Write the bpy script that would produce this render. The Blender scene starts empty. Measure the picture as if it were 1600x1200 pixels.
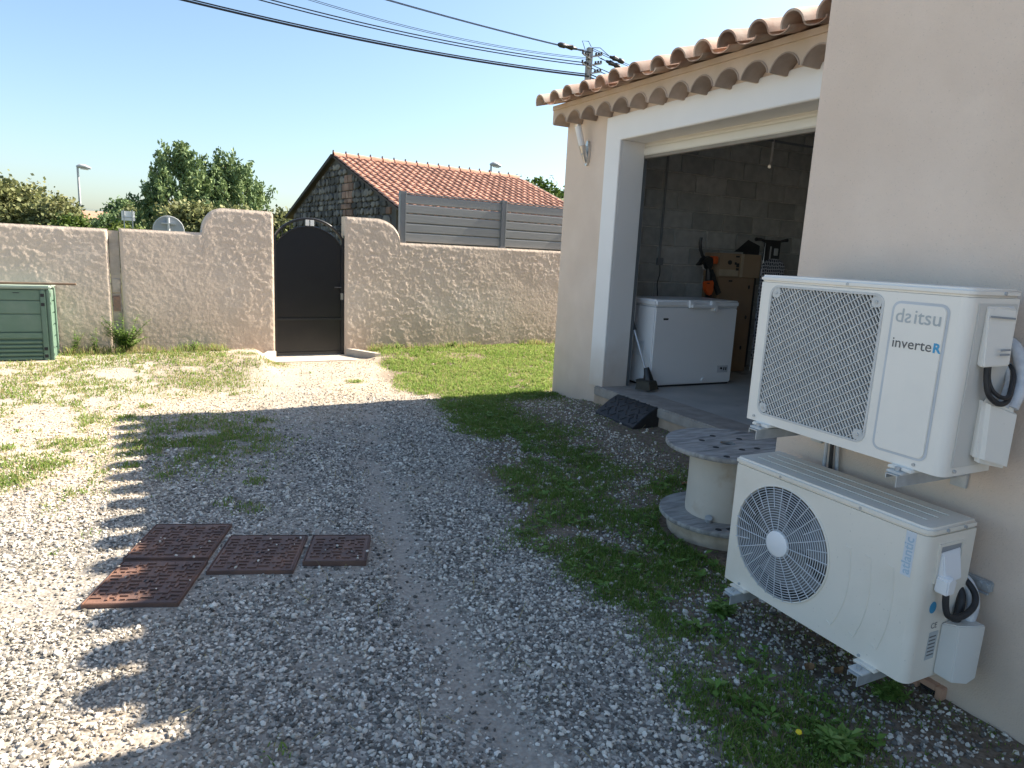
import bpy, bmesh, math, random
import numpy as np
from mathutils import Vector, Matrix
random.seed(7); rng = np.random.default_rng(7)
R_ = math.radians
sc = bpy.context.scene
COL = sc.collection

# ------------------------------------------------------------------ camera, sky, sun, exposure
CAM_F, CAM_YAW, CAM_PITCH, CAM_ROLL = 1069.84, .4742, .1879, -.0499
def cam_axes(yaw, pitch, roll):
    cy, sy = math.cos(yaw), math.sin(yaw)
    fwd = Vector((sy*math.cos(pitch), cy*math.cos(pitch), -math.sin(pitch)))
    right = Vector((cy, -sy, 0)); down = fwd.cross(right)
    cr, sr = math.cos(roll), math.sin(roll)
    return cr*right+sr*down, -sr*right+cr*down, fwd
r_, d_, f_ = cam_axes(CAM_YAW, CAM_PITCH, CAM_ROLL)
cam = bpy.data.cameras.new('camera'); cam_o = bpy.data.objects.new('camera', cam); COL.objects.link(cam_o)
cam_o.matrix_world = Matrix(((r_.x, -d_.x, -f_.x, 0), (r_.y, -d_.y, -f_.y, 0), (r_.z, -d_.z, -f_.z, 1.6), (0, 0, 0, 1)))
cam.sensor_width = 36; cam.lens = CAM_F/1600*36; cam.clip_end = 6000; cam.clip_start = .05
sc.camera = cam_o
SUN_EL, SUN_AZ = R_(38.6), R_(-1.8)         # sun stands towards +X
world = bpy.data.worlds.new('World'); sc.world = world; world.use_nodes = True
wn = world.node_tree.nodes; wl = world.node_tree.links
sky = wn.new('ShaderNodeTexSky'); sky.sky_type = 'NISHITA'; sky.sun_disc = False
sky.sun_elevation = SUN_EL; sky.sun_rotation = R_(90)+SUN_AZ
sky.air_density = 1.0; sky.dust_density = 1.6; sky.ozone_density = 4; sky.altitude = 50
bg = wn['Background']; tint = wn.new('ShaderNodeMixRGB'); tint.blend_type = 'MULTIPLY'; tint.inputs[0].default_value = 1; tint.inputs[2].default_value = (.99, .965, .89, 1)   # white balance of the whole sky
wl.new(sky.outputs[0], tint.inputs[1]); wl.new(tint.outputs[0], bg.inputs[0]); bg.inputs[1].default_value = .082
sun = bpy.data.lights.new('sun', 'SUN'); sun.energy = 4.8; sun.angle = R_(.55); sun.color = (1, .90, .76)
sun_o = bpy.data.objects.new('sun', sun); COL.objects.link(sun_o)
ldir = Vector((-math.cos(SUN_EL)*math.cos(SUN_AZ), math.cos(SUN_EL)*math.sin(SUN_AZ), -math.sin(SUN_EL)))
sun_o.rotation_euler = ldir.to_track_quat('-Z', 'Y').to_euler(); sun_o.location = (12, 0, 12)
vs = sc.view_settings; vs.view_transform = 'Standard'; vs.look = 'None'; vs.gamma = 1; vs.exposure = 1.75
vs.use_curve_mapping = False

# ------------------------------------------------------------------ helpers
class MB:
    def __init__(s): s.v = []; s.f = []
    def add(s, V, F):
        o = len(s.v); s.v += [tuple(p) for p in V]; s.f += [tuple(i+o for i in f) for f in F]; return s
    def box(s, a, b):
        x0, y0, z0 = a; x1, y1, z1 = b
        return s.add([(x0,y0,z0),(x1,y0,z0),(x1,y1,z0),(x0,y1,z0),(x0,y0,z1),(x1,y0,z1),(x1,y1,z1),(x0,y1,z1)],
                     [(0,3,2,1),(4,5,6,7),(0,1,5,4),(1,2,6,5),(2,3,7,6),(3,0,4,7)])
    def prism(s, poly, fn, t0, t1):
        """poly: 2-D points, fn(p, q, t) -> 3-D"""
        n = len(poly)
        V = [fn(p, q, t0) for p, q in poly]+[fn(p, q, t1) for p, q in poly]
        F = [tuple(range(n))[::-1], tuple(range(n, 2*n))]+[(i, (i+1) % n, n+(i+1) % n, n+i) for i in range(n)]
        return s.add(V, F)
    def cord(s, pts, r, n=8, k=5):
        P = [Vector(p) for p in pts]; out = []
        for i in range(len(P)-1):
            a, b, c, d = P[max(i-1, 0)], P[i], P[i+1], P[min(i+2, len(P)-1)]
            for j in range(k):
                t = j/k; out.append(.5*((2*b)+(c-a)*t+(2*a-5*b+4*c-d)*t*t+(3*b-a-3*c+d)*t**3))
        return s.tube(out+[P[-1]], r, n)
    def tube(s, pts, r, n=8, cap=True):
        P = [Vector(p) for p in pts]; m = len(P); rr = r if isinstance(r, (list, tuple)) else [r]*m
        V = []; up = None
        for i in range(m):
            t = (P[min(i+1, m-1)]-P[max(i-1, 0)]).normalized()
            if up is None:
                up = Vector((0, 0, 1)) if abs(t.z) < .9 else Vector((1, 0, 0))
            a = t.cross(up).normalized(); b = a.cross(t).normalized(); up = b
            for k in range(n):
                q = 2*math.pi*(k+.5)/n
                V.append(P[i]+rr[i]*(math.cos(q)*a+math.sin(q)*b))
        F = [(i*n+k, i*n+(k+1) % n, (i+1)*n+(k+1) % n, (i+1)*n+k) for i in range(m-1) for k in range(n)]
        if cap: F += [tuple(range(n))[::-1], tuple(range((m-1)*n, m*n))]
        return s.add(V, F)
    def bar(s, p0, p1, w, h, up=(0, 0, 1)):
        p0, p1 = Vector(p0), Vector(p1); t = (p1-p0).normalized(); up = Vector(up)
        a = t.cross(up).normalized(); b = a.cross(t)
        V = [p+sx*a*w/2+sy*b*h/2 for p in (p0, p1) for sx, sy in ((-1,-1),(1,-1),(1,1),(-1,1))]
        return s.add(V, [(0,1,2,3),(7,6,5,4),(0,4,5,1),(1,5,6,2),(2,6,7,3),(3,7,4,0)])
    def lathe(s, prof, c, n=32):
        V = [(c[0]+r*math.cos(2*math.pi*k/n), c[1]+r*math.sin(2*math.pi*k/n), c[2]+z) for r, z in prof for k in range(n)]
        F = [(i*n+k, i*n+(k+1) % n, (i+1)*n+(k+1) % n, (i+1)*n+k) for i in range(len(prof)-1) for k in range(n)]
        return s.add(V, F)
def mesh_of(name, mb, mat, bevel=0, seg=2, smooth=40):
    me = bpy.data.meshes.new(name); me.from_pydata([tuple(p) for p in mb.v], [], mb.f)
    bm = bmesh.new(); bm.from_mesh(me)
    bmesh.ops.recalc_face_normals(bm, faces=bm.faces)
    if bevel:
        ed = [e for e in bm.edges if len(e.link_faces) == 2 and e.calc_face_angle(0) > R_(35)]
        bmesh.ops.bevel(bm, geom=ed, offset=bevel, segments=seg, affect='EDGES', clamp_overlap=True)
    bm.to_mesh(me); bm.free()
    if mat: me.materials.append(mat)
    if smooth:
        me.polygons.foreach_set('use_smooth', [True]*len(me.polygons)); me.set_sharp_from_angle(angle=R_(smooth))
    return me
def wloc(o):
    v = Vector((0, 0, 0))
    while o is not None: v += o.location; o = o.parent
    return v
def link(name, me, parent=None, loc=None, rot=None, scale=None, world=True):
    o = bpy.data.objects.new(name, me); COL.objects.link(o)
    l = Vector(loc) if loc is not None else Vector((0, 0, 0))
    if parent is not None:
        o.parent = parent
        if world: l = l-wloc(parent)
    o.location = l
    if rot is not None: o.rotation_euler = rot
    if scale is not None: o.scale = scale
    return o
def ob(name, mb, mat, parent=None, bevel=0, seg=2, smooth=40, world=True, label=None, cat=None, group=None, kind=None):
    o = link(name, mesh_of(name, mb, mat, bevel, seg, smooth), parent, world=world)
    tag(o, label, cat, group, kind); return o
def tag(o, label=None, cat=None, group=None, kind=None):
    if label: o['label'] = label
    if cat: o['category'] = cat
    if group: o['group'] = group
    if kind: o['kind'] = kind
    return o
def thing(name, label, cat, loc=(0, 0, 0), rz=0, group=None):
    o = bpy.data.objects.new(name, None); COL.objects.link(o); o.location = loc; o.rotation_euler = (0, 0, rz)
    o.empty_display_size = .05
    return tag(o, label, cat, group)
def rrect(u0, v0, u1, v1, r, n=5):
    P = []
    for cx, cy, a0 in ((u1-r, v1-r, 0), (u0+r, v1-r, 90), (u0+r, v0+r, 180), (u1-r, v0+r, 270)):
        for k in range(n+1):
            a = R_(a0+90*k/n); P.append((cx+r*math.cos(a), cy+r*math.sin(a)))
    return P
XY = lambda p, q, t: (p, q, t)
XZ = lambda p, q, t: (p, t, q)
YZ = lambda p, q, t: (t, p, q)
def np_mesh(name, V, F, mat, attrs=None, smooth=False, parent=None):
    """V (n,3), F (m,k) arrays"""
    me = bpy.data.meshes.new(name); k = F.shape[1]
    me.vertices.add(len(V)); me.vertices.foreach_set('co', V.astype(np.float32).ravel())
    me.loops.add(F.size); me.loops.foreach_set('vertex_index', F.astype(np.int32).ravel())
    me.polygons.add(len(F)); me.polygons.foreach_set('loop_start', np.arange(0, F.size, k, dtype=np.int32))
    me.polygons.foreach_set('loop_total', np.full(len(F), k, dtype=np.int32))
    me.polygons.foreach_set('use_smooth', np.full(len(F), smooth))
    for an, arr in (attrs or {}).items():
        at = me.attributes.new(an, 'FLOAT', 'POINT'); at.data.foreach_set('value', arr.astype(np.float32))
    me.update(calc_edges=True); me.materials.append(mat)
    return link(name, me, parent)
# value noise
PERM = np.random.default_rng(3).random((256, 256))
def vnoise(x, y):
    xi = np.floor(x).astype(int); yi = np.floor(y).astype(int); fx = x-xi; fy = y-yi
    fx = fx*fx*(3-2*fx); fy = fy*fy*(3-2*fy)
    g = lambda i, j: PERM[(xi+i) % 256, (yi+j) % 256]
    return (g(0,0)*(1-fx)+g(1,0)*fx)*(1-fy)+(g(0,1)*(1-fx)+g(1,1)*fx)*fy
def fbm(x, y, s=1., o=4, seed=0):
    t = 0; a = .5; n = 0
    x = np.asarray(x, float)*s+seed*17.3; y = np.asarray(y, float)*s+seed*9.1
    for _ in range(o):
        t = t+a*vnoise(x, y); n += a; a *= .5; x = x*2.03+5.2; y = y*2.03+1.7
    return t/n
def sm(x, a, b):
    t = np.clip((np.asarray(x, float)-a)/(b-a), 0, 1); return t*t*(3-2*t)

# ------------------------------------------------------------------ materials
def newmat(name):
    m = bpy.data.materials.new(name); m.use_nodes = True
    return m, m.node_tree.nodes, m.node_tree.links, m.node_tree.nodes['Principled BSDF']
def N(ns, t, **k):
    n = ns.new(t)
    for a, b in k.items(): setattr(n, a, b)
    return n
def ramp(ns, stops, interp='LINEAR'):
    n = ns.new('ShaderNodeValToRGB'); n.color_ramp.interpolation = interp; e = n.color_ramp.elements
    while len(e) < len(stops): e.new(.5)
    for i, (p, c) in enumerate(stops): e[i].position = p; e[i].color = (*c, 1)
    return n
def rgb(c, k=1): return tuple(min(1, x*k) for x in c)
MATS = {}
def mat(name, c, rough=.7, c2=None, scale=6, bump=0, bscale=80, metal=0, orand=0, spec=.5, lo=.35, hi=.65, detail=6,
        c3=None, s3=1.5, lo3=.5, hi3=.7, bump2=0, bscale2=6, zdirt=None, stretch=None, speck=None):
    """c/c2 mixed by noise, c3 by a broader noise; zdirt=(z0,z1,colour) splash dirt near the foot"""
    m, ns, L, B = newmat(name)
    geo = N(ns, 'ShaderNodeNewGeometry'); P = geo.outputs['Position']
    if stretch:
        mp = N(ns, 'ShaderNodeMapping'); mp.inputs['Scale'].default_value = stretch; L.new(P, mp.inputs[0]); P = mp.outputs[0]
    def noise(s, d=6):
        n = N(ns, 'ShaderNodeTexNoise'); n.inputs['Scale'].default_value = s; n.inputs['Detail'].default_value = d
        L.new(P, n.inputs['Vector']); return n.outputs['Fac']
    cur = None
    if c2 is None: c2 = rgb(c, .86)
    r = ramp(ns, [(lo, c), (hi, c2)]); L.new(noise(scale, detail), r.inputs[0]); cur = r.outputs[0]
    if c3:
        r3 = ramp(ns, [(lo3, (0, 0, 0)), (hi3, (1, 1, 1))]); L.new(noise(s3, 5), r3.inputs[0])
        mx = N(ns, 'ShaderNodeMixRGB'); mx.inputs[2].default_value = (*c3, 1); L.new(r3.outputs[0], mx.inputs[0]); L.new(cur, mx.inputs[1]); cur = mx.outputs[0]
    if speck:
        r4 = ramp(ns, [(speck[1], (1, 1, 1)), (speck[1]+.06, (speck[2],)*3)]); L.new(noise(speck[0], 2), r4.inputs[0])
        mx = N(ns, 'ShaderNodeMixRGB', blend_type='MULTIPLY'); mx.inputs[0].default_value = 1; L.new(cur, mx.inputs[1]); L.new(r4.outputs[0], mx.inputs[2]); cur = mx.outputs[0]
    if zdirt:
        sx = N(ns, 'ShaderNodeSeparateXYZ'); L.new(geo.outputs['Position'], sx.inputs[0])
        nz = N(ns, 'ShaderNodeMath', operation='MULTIPLY_ADD'); L.new(noise(3.5, 5), nz.inputs[0]); nz.inputs[1].default_value = -.55; L.new(sx.outputs[2], nz.inputs[2])
        mr = N(ns, 'ShaderNodeMapRange'); L.new(nz.outputs[0], mr.inputs[0]); mr.inputs[1].default_value = zdirt[0]-.27; mr.inputs[2].default_value = zdirt[1]-.27
        mr.inputs[3].default_value = zdirt[3] if len(zdirt) > 3 else .8; mr.inputs[4].default_value = 0
        mx = N(ns, 'ShaderNodeMixRGB'); mx.inputs[2].default_value = (*zdirt[2], 1); L.new(mr.outputs[0], mx.inputs[0]); L.new(cur, mx.inputs[1]); cur = mx.outputs[0]
    if orand:
        oi = N(ns, 'ShaderNodeObjectInfo'); mr = N(ns, 'ShaderNodeMapRange'); L.new(oi.outputs['Random'], mr.inputs[0])
        mr.inputs[3].default_value = 1-orand; mr.inputs[4].default_value = 1+orand
        mx = N(ns, 'ShaderNodeMixRGB', blend_type='MULTIPLY'); mx.inputs[0].default_value = 1; L.new(cur, mx.inputs[1]); L.new(mr.outputs[0], mx.inputs[2]); cur = mx.outputs[0]
    L.new(cur, B.inputs['Base Color'])
    B.inputs['Roughness'].default_value = rough; B.inputs['Metallic'].default_value = metal; B.inputs['Specular IOR Level'].default_value = spec
    last = None
    for st, s, dist in ((bump2, bscale2, .02), (bump, bscale, .004)):
        if st:
            b = N(ns, 'ShaderNodeBump'); b.inputs['Strength'].default_value = st; b.inputs['Distance'].default_value = dist
            L.new(noise(s, 8), b.inputs['Height'])
            if last: L.new(last, b.inputs['Normal'])
            last = b.outputs[0]
    if last: L.new(last, B.inputs['Normal'])
    MATS[name] = m; return m
def attr_mat(name, stops, rough=.8, attr='rnd', extra=None, trans=0, bump=0):
    m, ns, L, B = newmat(name)
    a = N(ns, 'ShaderNodeAttribute', attribute_name=attr); r = ramp(ns, stops); L.new(a.outputs['Fac'], r.inputs[0]); cur = r.outputs[0]
    if extra:
        at, c = extra; a2 = N(ns, 'ShaderNodeAttribute', attribute_name=at)
        mx = N(ns, 'ShaderNodeMixRGB'); mx.inputs[2].default_value = (*c, 1); L.new(a2.outputs['Fac'], mx.inputs[0]); L.new(cur, mx.inputs[1]); cur = mx.outputs[0]
    L.new(cur, B.inputs['Base Color']); B.inputs['Roughness'].default_value = rough; B.inputs['Specular IOR Level'].default_value = .3
    if trans:
        tr = N(ns, 'ShaderNodeBsdfTranslucent'); L.new(cur, tr.inputs[0]); ms = N(ns, 'ShaderNodeMixShader'); ms.inputs[0].default_value = trans
        L.new(B.outputs[0], ms.inputs[1]); L.new(tr.outputs[0], ms.inputs[2]); L.new(ms.outputs[0], ns['Material Output'].inputs[0])
    if bump:
        g = N(ns, 'ShaderNodeNewGeometry'); n = N(ns, 'ShaderNodeTexNoise'); n.inputs['Scale'].default_value = 120; L.new(g.outputs['Position'], n.inputs['Vector'])
        b = N(ns, 'ShaderNodeBump'); b.inputs['Strength'].default_value = bump; b.inputs['Distance'].default_value = .004; L.new(n.outputs['Fac'], b.inputs['Height']); L.new(b.outputs[0], B.inputs['Normal'])
    return m

M_stucco = mat('stucco', (.78,.645,.53), .92, (.72,.585,.475), 2.8, bump=.7, bscale=170, bump2=.14, bscale2=12, c3=(.69,.555,.44), s3=1.1, lo3=.42, hi3=.72, zdirt=(0,.55,(.56,.44,.34)), speck=(140, .66, .86))
M_plaster = mat('rough_plaster', (.58,.485,.40), .95, (.54,.45,.37), 2.6, bump=.5, bscale=130, bump2=.35, bscale2=26, c3=(.60,.52,.445), s3=1.3, zdirt=(.05,.75,(.47,.365,.28)))
M_white = mat('white_paint', (.87,.85,.82), .55, (.84,.82,.79), 2, bump=.08, bscale=200, zdirt=(.2,.8,(.55,.44,.35)))
M_sill = mat('sill_concrete', (.36,.32,.28), .9, (.27,.24,.21), 9, bump=.5, bscale=90)
M_found = mat('footing', (.50,.38,.28), .95, (.40,.30,.22), 7, bump=.7, bscale=40)
M_floor = mat('garage_floor', (.45,.43,.40), .75, (.36,.345,.32), 3, bump=.2, bscale=60, c3=(.045,.042,.04), s3=1.7, lo3=.62, hi3=.7)
M_block = mat('concrete_block', (.48,.475,.445), .95, (.38,.375,.355), 10, bump=.7, bscale=120, orand=.16)
M_mortar = mat('mortar', (.68,.66,.61), .95, (.54,.525,.49), 15, bump=.6, bscale=60)
M_dark = mat('dark_void', (.03,.03,.032), .9)
M_tile = mat('canal_tile', (.50,.34,.255), .85, (.40,.25,.18), 7, bump=.4, bscale=90, orand=.32, c3=(.56,.45,.36), s3=5, lo3=.45, hi3=.65)
M_gtile = mat('cornice_tile', (.42,.33,.27), .9, (.34,.27,.22), 9, bump=.3, bscale=90, orand=.22)
M_cornice = mat('cornice_render', (.60,.48,.38), .92, (.53,.42,.32), 4, bump=.4, bscale=140)
M_door = mat('roller_slat', (.78,.755,.69), .45, (.75,.73,.67), 3)
M_ac = mat('casing_white', (.87,.83,.75), .42, (.85,.81,.73), 3, bump=.04, bscale=260, c3=(.80,.765,.70), s3=5, lo3=.5, hi3=.8, speck=(120, .72, .86))
M_ac2 = mat('casing_cream', (.82,.765,.665), .45, (.79,.735,.635), 3, bump=.05, bscale=260, c3=(.74,.685,.58), s3=3.2, speck=(110, .70, .80))
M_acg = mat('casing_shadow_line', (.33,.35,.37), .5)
M_acp = mat('panel_groove', (.60,.63,.66), .45)
M_acside = mat('casing_side', (.68,.66,.61), .45, (.65,.63,.58), 3)
M_wire = mat('grille_wire', (.62,.62,.59), .5, (.55,.55,.53), 20)
M_wire2 = mat('grille_wire_grey', (.60,.62,.64), .45, (.52,.55,.58), 20)
M_fan = mat('fan_blade', (.24,.245,.25), .5)
M_fin = mat('coil_dark', (.065,.067,.07), .6)
M_galv = mat('galvanised', (.52,.54,.55), .45, (.42,.44,.45), 25, metal=.35, bump=.1)
M_rub = mat('black_rubber', (.018,.018,.02), .55, (.028,.028,.03), 30, bump=.3, bscale=150)
M_ins = mat('pipe_insulation', (.68,.69,.70), .5, (.5,.52,.55), 30, bump=.5, bscale=90)
M_gate = mat('gate_paint', (.006,.007,.010), .36, (.009,.010,.013), 4, bump=.05, bscale=180, zdirt=(0,.35,(.03,.028,.025), .5))
M_gate2 = mat('gate_trim', (.02,.022,.026), .3)
M_plate = mat('white_plate', (.8,.8,.78), .5)
M_fence = mat('composite_slat', (.25,.262,.262), .55, (.22,.23,.232), 4, bump=.12, bscale=60, stretch=(1, 1, 14))
M_fpost = mat('fence_post', (.17,.185,.20), .45, (.155,.17,.18), 5)
M_conc = mat('concrete', (.42,.37,.31), .95, (.33,.29,.24), 8, bump=.6, bscale=70, c3=(.22,.19,.16), s3=5, lo3=.55, hi3=.68)
M_thr = mat('threshold_concrete', (.50,.45,.38), .95, (.40,.35,.29), 7, bump=.5, bscale=80)
M_stone = mat('barn_stone', (.135,.125,.115), .95, (.06,.056,.052), 4, bump=.8, bscale=14, orand=.55, c3=(.20,.18,.155), s3=2.2)
M_bmort = mat('barn_mortar', (.10,.095,.088), .95, (.06,.057,.053), 7, bump=.6, bscale=30)
M_brick = mat('barn_brick', (.30,.19,.14), .95, (.20,.125,.095), 6, bump=.6, bscale=20, orand=.3)
M_btile = mat('barn_roof_tile', (.46,.25,.17), .85, (.36,.185,.125), 3, orand=.22, bump=.3, bscale=30)
M_ridge = mat('ridge_tile', (.50,.26,.18), .85, (.40,.20,.13), 4, orand=.2)
M_iron = mat('cast_iron', (.17,.095,.07), .6, (.11,.064,.05), 5, bump=.45, bscale=120, c3=(.22,.115,.075), s3=6)
M_wood = mat('reel_wood', (.40,.385,.36), .85, (.24,.23,.215), 6, bump=.4, bscale=40, stretch=(1.2, 5, 3), c3=(.13,.125,.12), s3=4, lo3=.55, hi3=.72)
M_drum = mat('reel_drum', (.60,.55,.47), .8, (.55,.50,.42), 4, bump=.2, bscale=80, c3=(.42,.31,.20), s3=4.5, lo3=.58, hi3=.72)
M_cblk = mat('pale_block', (.52,.44,.34), .95, (.40,.33,.25), 16, bump=.7, bscale=60)
M_green = mat('compost_plastic', (.125,.205,.155), .5, (.105,.18,.135), 4, bump=.15, bscale=90, c3=(.17,.235,.19), s3=3)
M_greenl = mat('compost_lid', (.30,.37,.31), .55, (.25,.32,.27), 5)
M_rod = mat('weathered_wood', (.30,.20,.13), .85, (.20,.135,.09), 8, stretch=(2, 12, 12))
M_freez = mat('freezer_white', (.84,.84,.84), .35, (.82,.82,.82), 2)
M_freezt = mat('freezer_trim', (.55,.57,.60), .35)
M_card = mat('cardboard', (.30,.19,.11), .9, (.26,.165,.095), 5, bump=.1)
M_card2 = mat('cardboard_pale', (.36,.25,.155), .9, (.32,.22,.135), 5, bump=.1)
M_tape = mat('packing_tape', (.46,.36,.24), .35)
M_ink = mat('dark_ink', (.03,.028,.026), .8)
M_orange = mat('orange_plastic', (.72,.12,.02), .4, (.66,.105,.018), 5)
M_black = mat('black_plastic', (.014,.014,.015), .4, (.02,.02,.021), 5)
M_dkpan = mat('charcoal_board', (.035,.036,.038), .6)
M_alu = mat('aluminium_tube', (.6,.6,.6), .35, metal=.7)
M_steel = mat('stainless', (.62,.61,.59), .28, (.55,.54,.52), 6, metal=.85)
M_opal = mat('opal_shade', (.82,.82,.82), .35)
M_pvc = mat('grey_conduit', (.25,.26,.26), .5)
M_cable = mat('cable_black', (.012,.013,.018), .5)
M_pole = mat('pole_grey', (.33,.34,.34), .7, (.27,.28,.28), 5, bump=.2)
M_lamp = mat('lamp_grey', (.45,.47,.48), .5)
M_signb = mat('sign_back', (.33,.35,.37), .45, (.29,.31,.33), 5, metal=.2)
M_terr = mat('terracotta', (.55,.33,.22), .9, (.47,.27,.18), 12, bump=.4)
M_bark = mat('bark', (.11,.08,.055), .95, (.07,.05,.036), 6, bump=.8, bscale=20)
M_stick = mat('sticker', (.70,.74,.78), .4)
M_blue = mat('blue_ink', (.06,.36,.62), .5)
M_lblue = mat('pale_blue_ink', (.42,.56,.66), .5)
M_lgrey = mat('pale_grey_ink', (.50,.53,.53), .5)
M_grey = mat('grey_ink', (.12,.12,.12), .5)
M_rend = mat('far_render', (.62,.54,.45), .9); M_rend2 = mat('far_roof', (.45,.25,.17), .9); M_glass = mat('far_glass', (.05,.06,.07), .15)
M_hill = mat('hill_wood', (.10,.14,.13), 1, (.07,.10,.10), .004, c3=(.16,.17,.14), s3=.01)
M_dry = mat('dry_leaf', (.30,.17,.075), .85, (.22,.12,.05), 30)
M_yel = mat('yellow_petal', (.85,.62,.02), .6)
M_leafg = attr_mat('weed_leaf', [(0, (.095,.185,.035)), (.6, (.175,.295,.06)), (1, (.26,.36,.105))], .6, trans=.35)

# ------------------------------------------------------------------ ground
XL = [(1.3, 1.46), (1.9, 1.6), (2.3, 1.78), (2.9, 1.70), (3.2, 1.55), (3.7, 1.75), (4.7, 2.0), (5.9, 2.36), (7.0, 2.43), (8.0, 2.25), (9.0, 2.5), (10.3, 2.75)]
TR = [(0, .95), (2, .98), (2.4, 1.0), (3.4, 1.09), (4.35, 1.25), (6.3, 1.77), (8, 1.9), (10, 1.9)]
def curve(y, T): return np.interp(y, [t[0] for t in T], [t[1] for t in T])
def yard(x, y): return sm(x, -6, -5)*1
def gz(x, y):
    x = np.asarray(x, float); y = np.asarray(y, float)
    z = .03*(fbm(x, y, .9, 3, 1)-.5)+.018*(fbm(x, y, 5, 3, 2)-.5)
    z = z+.105*sm(y, 8.4, 9.6)*(1-sm(x, 1.05, 1.35))+.055*sm(y, 8.8, 9.9)*sm(x, 2.55, 2.9)
    z = z+.075*sm(x, 3.0, 3.75)*sm(y, 3.4, 4.3)*(1-sm(y, 5.9, 6.7))
    z = z-.02*np.exp(-((x-curve(y, TR))/.16)**2)*(1-sm(y, 6, 7.5))
    fl = sm(x, 1.15, 1.4)*(1-sm(x, 2.4, 2.7))*sm(y, 9.3, 9.75); z = z*(1-fl)-.035*fl
    cv = sm(x, -.45, -.3)*(1-sm(x, .9, 1.05))*sm(y, 2.95, 3.15)*(1-sm(y, 4.05, 4.2)); z = z*(1-.8*cv)
    yd = sm(y, 10.6, 11.5); z = z*(1-yd)
    far = sm(np.abs(x)+np.abs(y), 20, 60); return z*(1-far)
def grassd(x, y):
    """0..1 how grassy"""
    x = np.asarray(x, float); y = np.asarray(y, float)
    n = fbm(x, y, 1.5, 4, 5); n2 = fbm(x, y, 4.5, 3, 6)
    e = (n-.5)*.75
    strip = sm(x+e, curve(y, XL)-.05, curve(y, XL)+.3)
    rough = sm(.55*n+.45*n2, .33, .52)
    near = 1-.85*sm(x+e*.5, 1.98, 2.3)*(1-sm(y, 2.2, 2.6))                    # bare soil under the units
    gar = 1-.9*sm(x+e*.6, 3.0, 3.5)*sm(y, 3.4, 4.2)*(1-sm(y, 6.4, 6.9))   # pebbles along the garage
    lawn = sm(y, 6.6, 7.2)
    A = strip*((rough*.9+.06)*(1-lawn)+(.30+.70*sm(.35*n+.65*n2, .34, .5))*lawn)*near*gar
    Bm = np.exp(-(((x-.18)/.66)**2+((y-5.9)/.85)**2)**1.5)*sm(n2, .27, .47)*.95
    C = (1-sm(x+e, .7, 1.35))*sm(y+e, 7.0, 8.6)*sm(.5*n+.5*n2, .38, .52)*.85
    D = (1-sm(x+e, -.6, -.15))*sm(y, 4.2, 5)*sm(.5*n+.5*n2, .40, .54)*.8
    T = 0
    for cx, cy, r in ((.41,4.22,.10),(.30,4.36,.08),(.50,4.70,.07),(.27,2.02,.06),(-.35,6.75,.13),(-.28,5.3,.08),(-.05,5.0,.07),(-.42,4.1,.06),(-.55,3.9,.04),(2.0,8.0,.10),(.9,9.15,.22),(1.25,9.3,.2),(.1,8.8,.2),(-.8,5.5,.2),(-.95,5.2,.22),(.75,6.4,.1),(1.55,8.7,.07),(.62,7.6,.08),(-.2,7.2,.1)):
        T = np.maximum(T, np.exp(-(((x-cx)**2+(y-cy)**2)/r**2)**1.3))
    return np.clip(np.maximum(np.maximum(A, np.maximum(Bm, T)), np.maximum(C, D)), 0, 1)
def sandd(x, y):
    n = fbm(x, y, 3, 3, 9)
    t = np.exp(-((x-curve(y, TR)+.25*(n-.5))/.13)**2)*(1-sm(y, 6.3, 7.4))*sm(fbm(x, y, 1.3, 3, 14), .30, .46)
    b = sm(fbm(x, y, .8, 3, 11), .40, .56)*sm(y, 6.9, 7.6)*.85
    l = sm(fbm(x, y, 1.1, 3, 12), .58, .68)*.5
    c = .9*np.exp(-(((x-.75)/.3)**2+((y-3.17)/.07)**2))
    return np.clip(np.maximum(np.maximum(t, b), np.maximum(l, c)), 0, 1)
def dirtd(x, y):
    """dusty beige dirt: the dry back of the yard and its left side"""
    n = fbm(x, y, 1.0, 4, 16)
    a = sm(y+1.6*(n-.5), 6.3, 8.0)*(.55+.45*sm(n, .35, .6))
    b = (1-sm(x+1.2*(n-.5), -.6, .2))*sm(y+1.5*(n-.5), 3.9, 5.2)*.8
    c = .45*sm(fbm(x, y, .7, 4, 17), .48, .66)
    return np.clip(np.maximum(np.maximum(a, b), c), 0, .85)
def soild(x, y):
    e = (fbm(x, y, 2.2, 3, 15)-.5)*.5
    a = sm(x+e, 2.0, 2.4)*(1-sm(y, 2.5, 3.0))
    b = sm(x+e, curve(y, XL)+.0, curve(y, XL)+.35)*.75
    return np.clip(np.maximum(a, b), 0, 1)
WROT = R_(3.5)
def wy(x): return 10.21+(x-1.9)*math.tan(WROT)
def onbuilt(x, y):
    house = ((x > 2.61) & (y < 2.29)) | ((x > 4.10) & (y < 6.98))
    wall = (y > wy(x)-.04) & ~((x > 1.4) & (x < 2.4))
    thr = (x > 1.1) & (x < 2.7) & (y > 9.66)
    q = (-19.5)*math.pi/180; c, s = math.cos(q), math.sin(q)
    cov = np.zeros_like(x, bool)
    for cx, cy, w, h in COVERS:
        u = (x-cx)*c+(y-cy)*s; v = -(x-cx)*s+(y-cy)*c
        cov |= (np.abs(u) < w/2+.012) & (np.abs(v) < h/2+.012)
    ramp_ = (x > 3.79) & (x < 4.13) & (y > 4.90) & (y < 5.57)
    reel = ((x-2.97)**2+(y-2.93)**2 < .36**2)
    comp = (x < -1.17) & (x > -2.1) & (y > 9.47) & (y < 10.0)
    return house | wall | thr | cov | ramp_ | reel | comp
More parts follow.
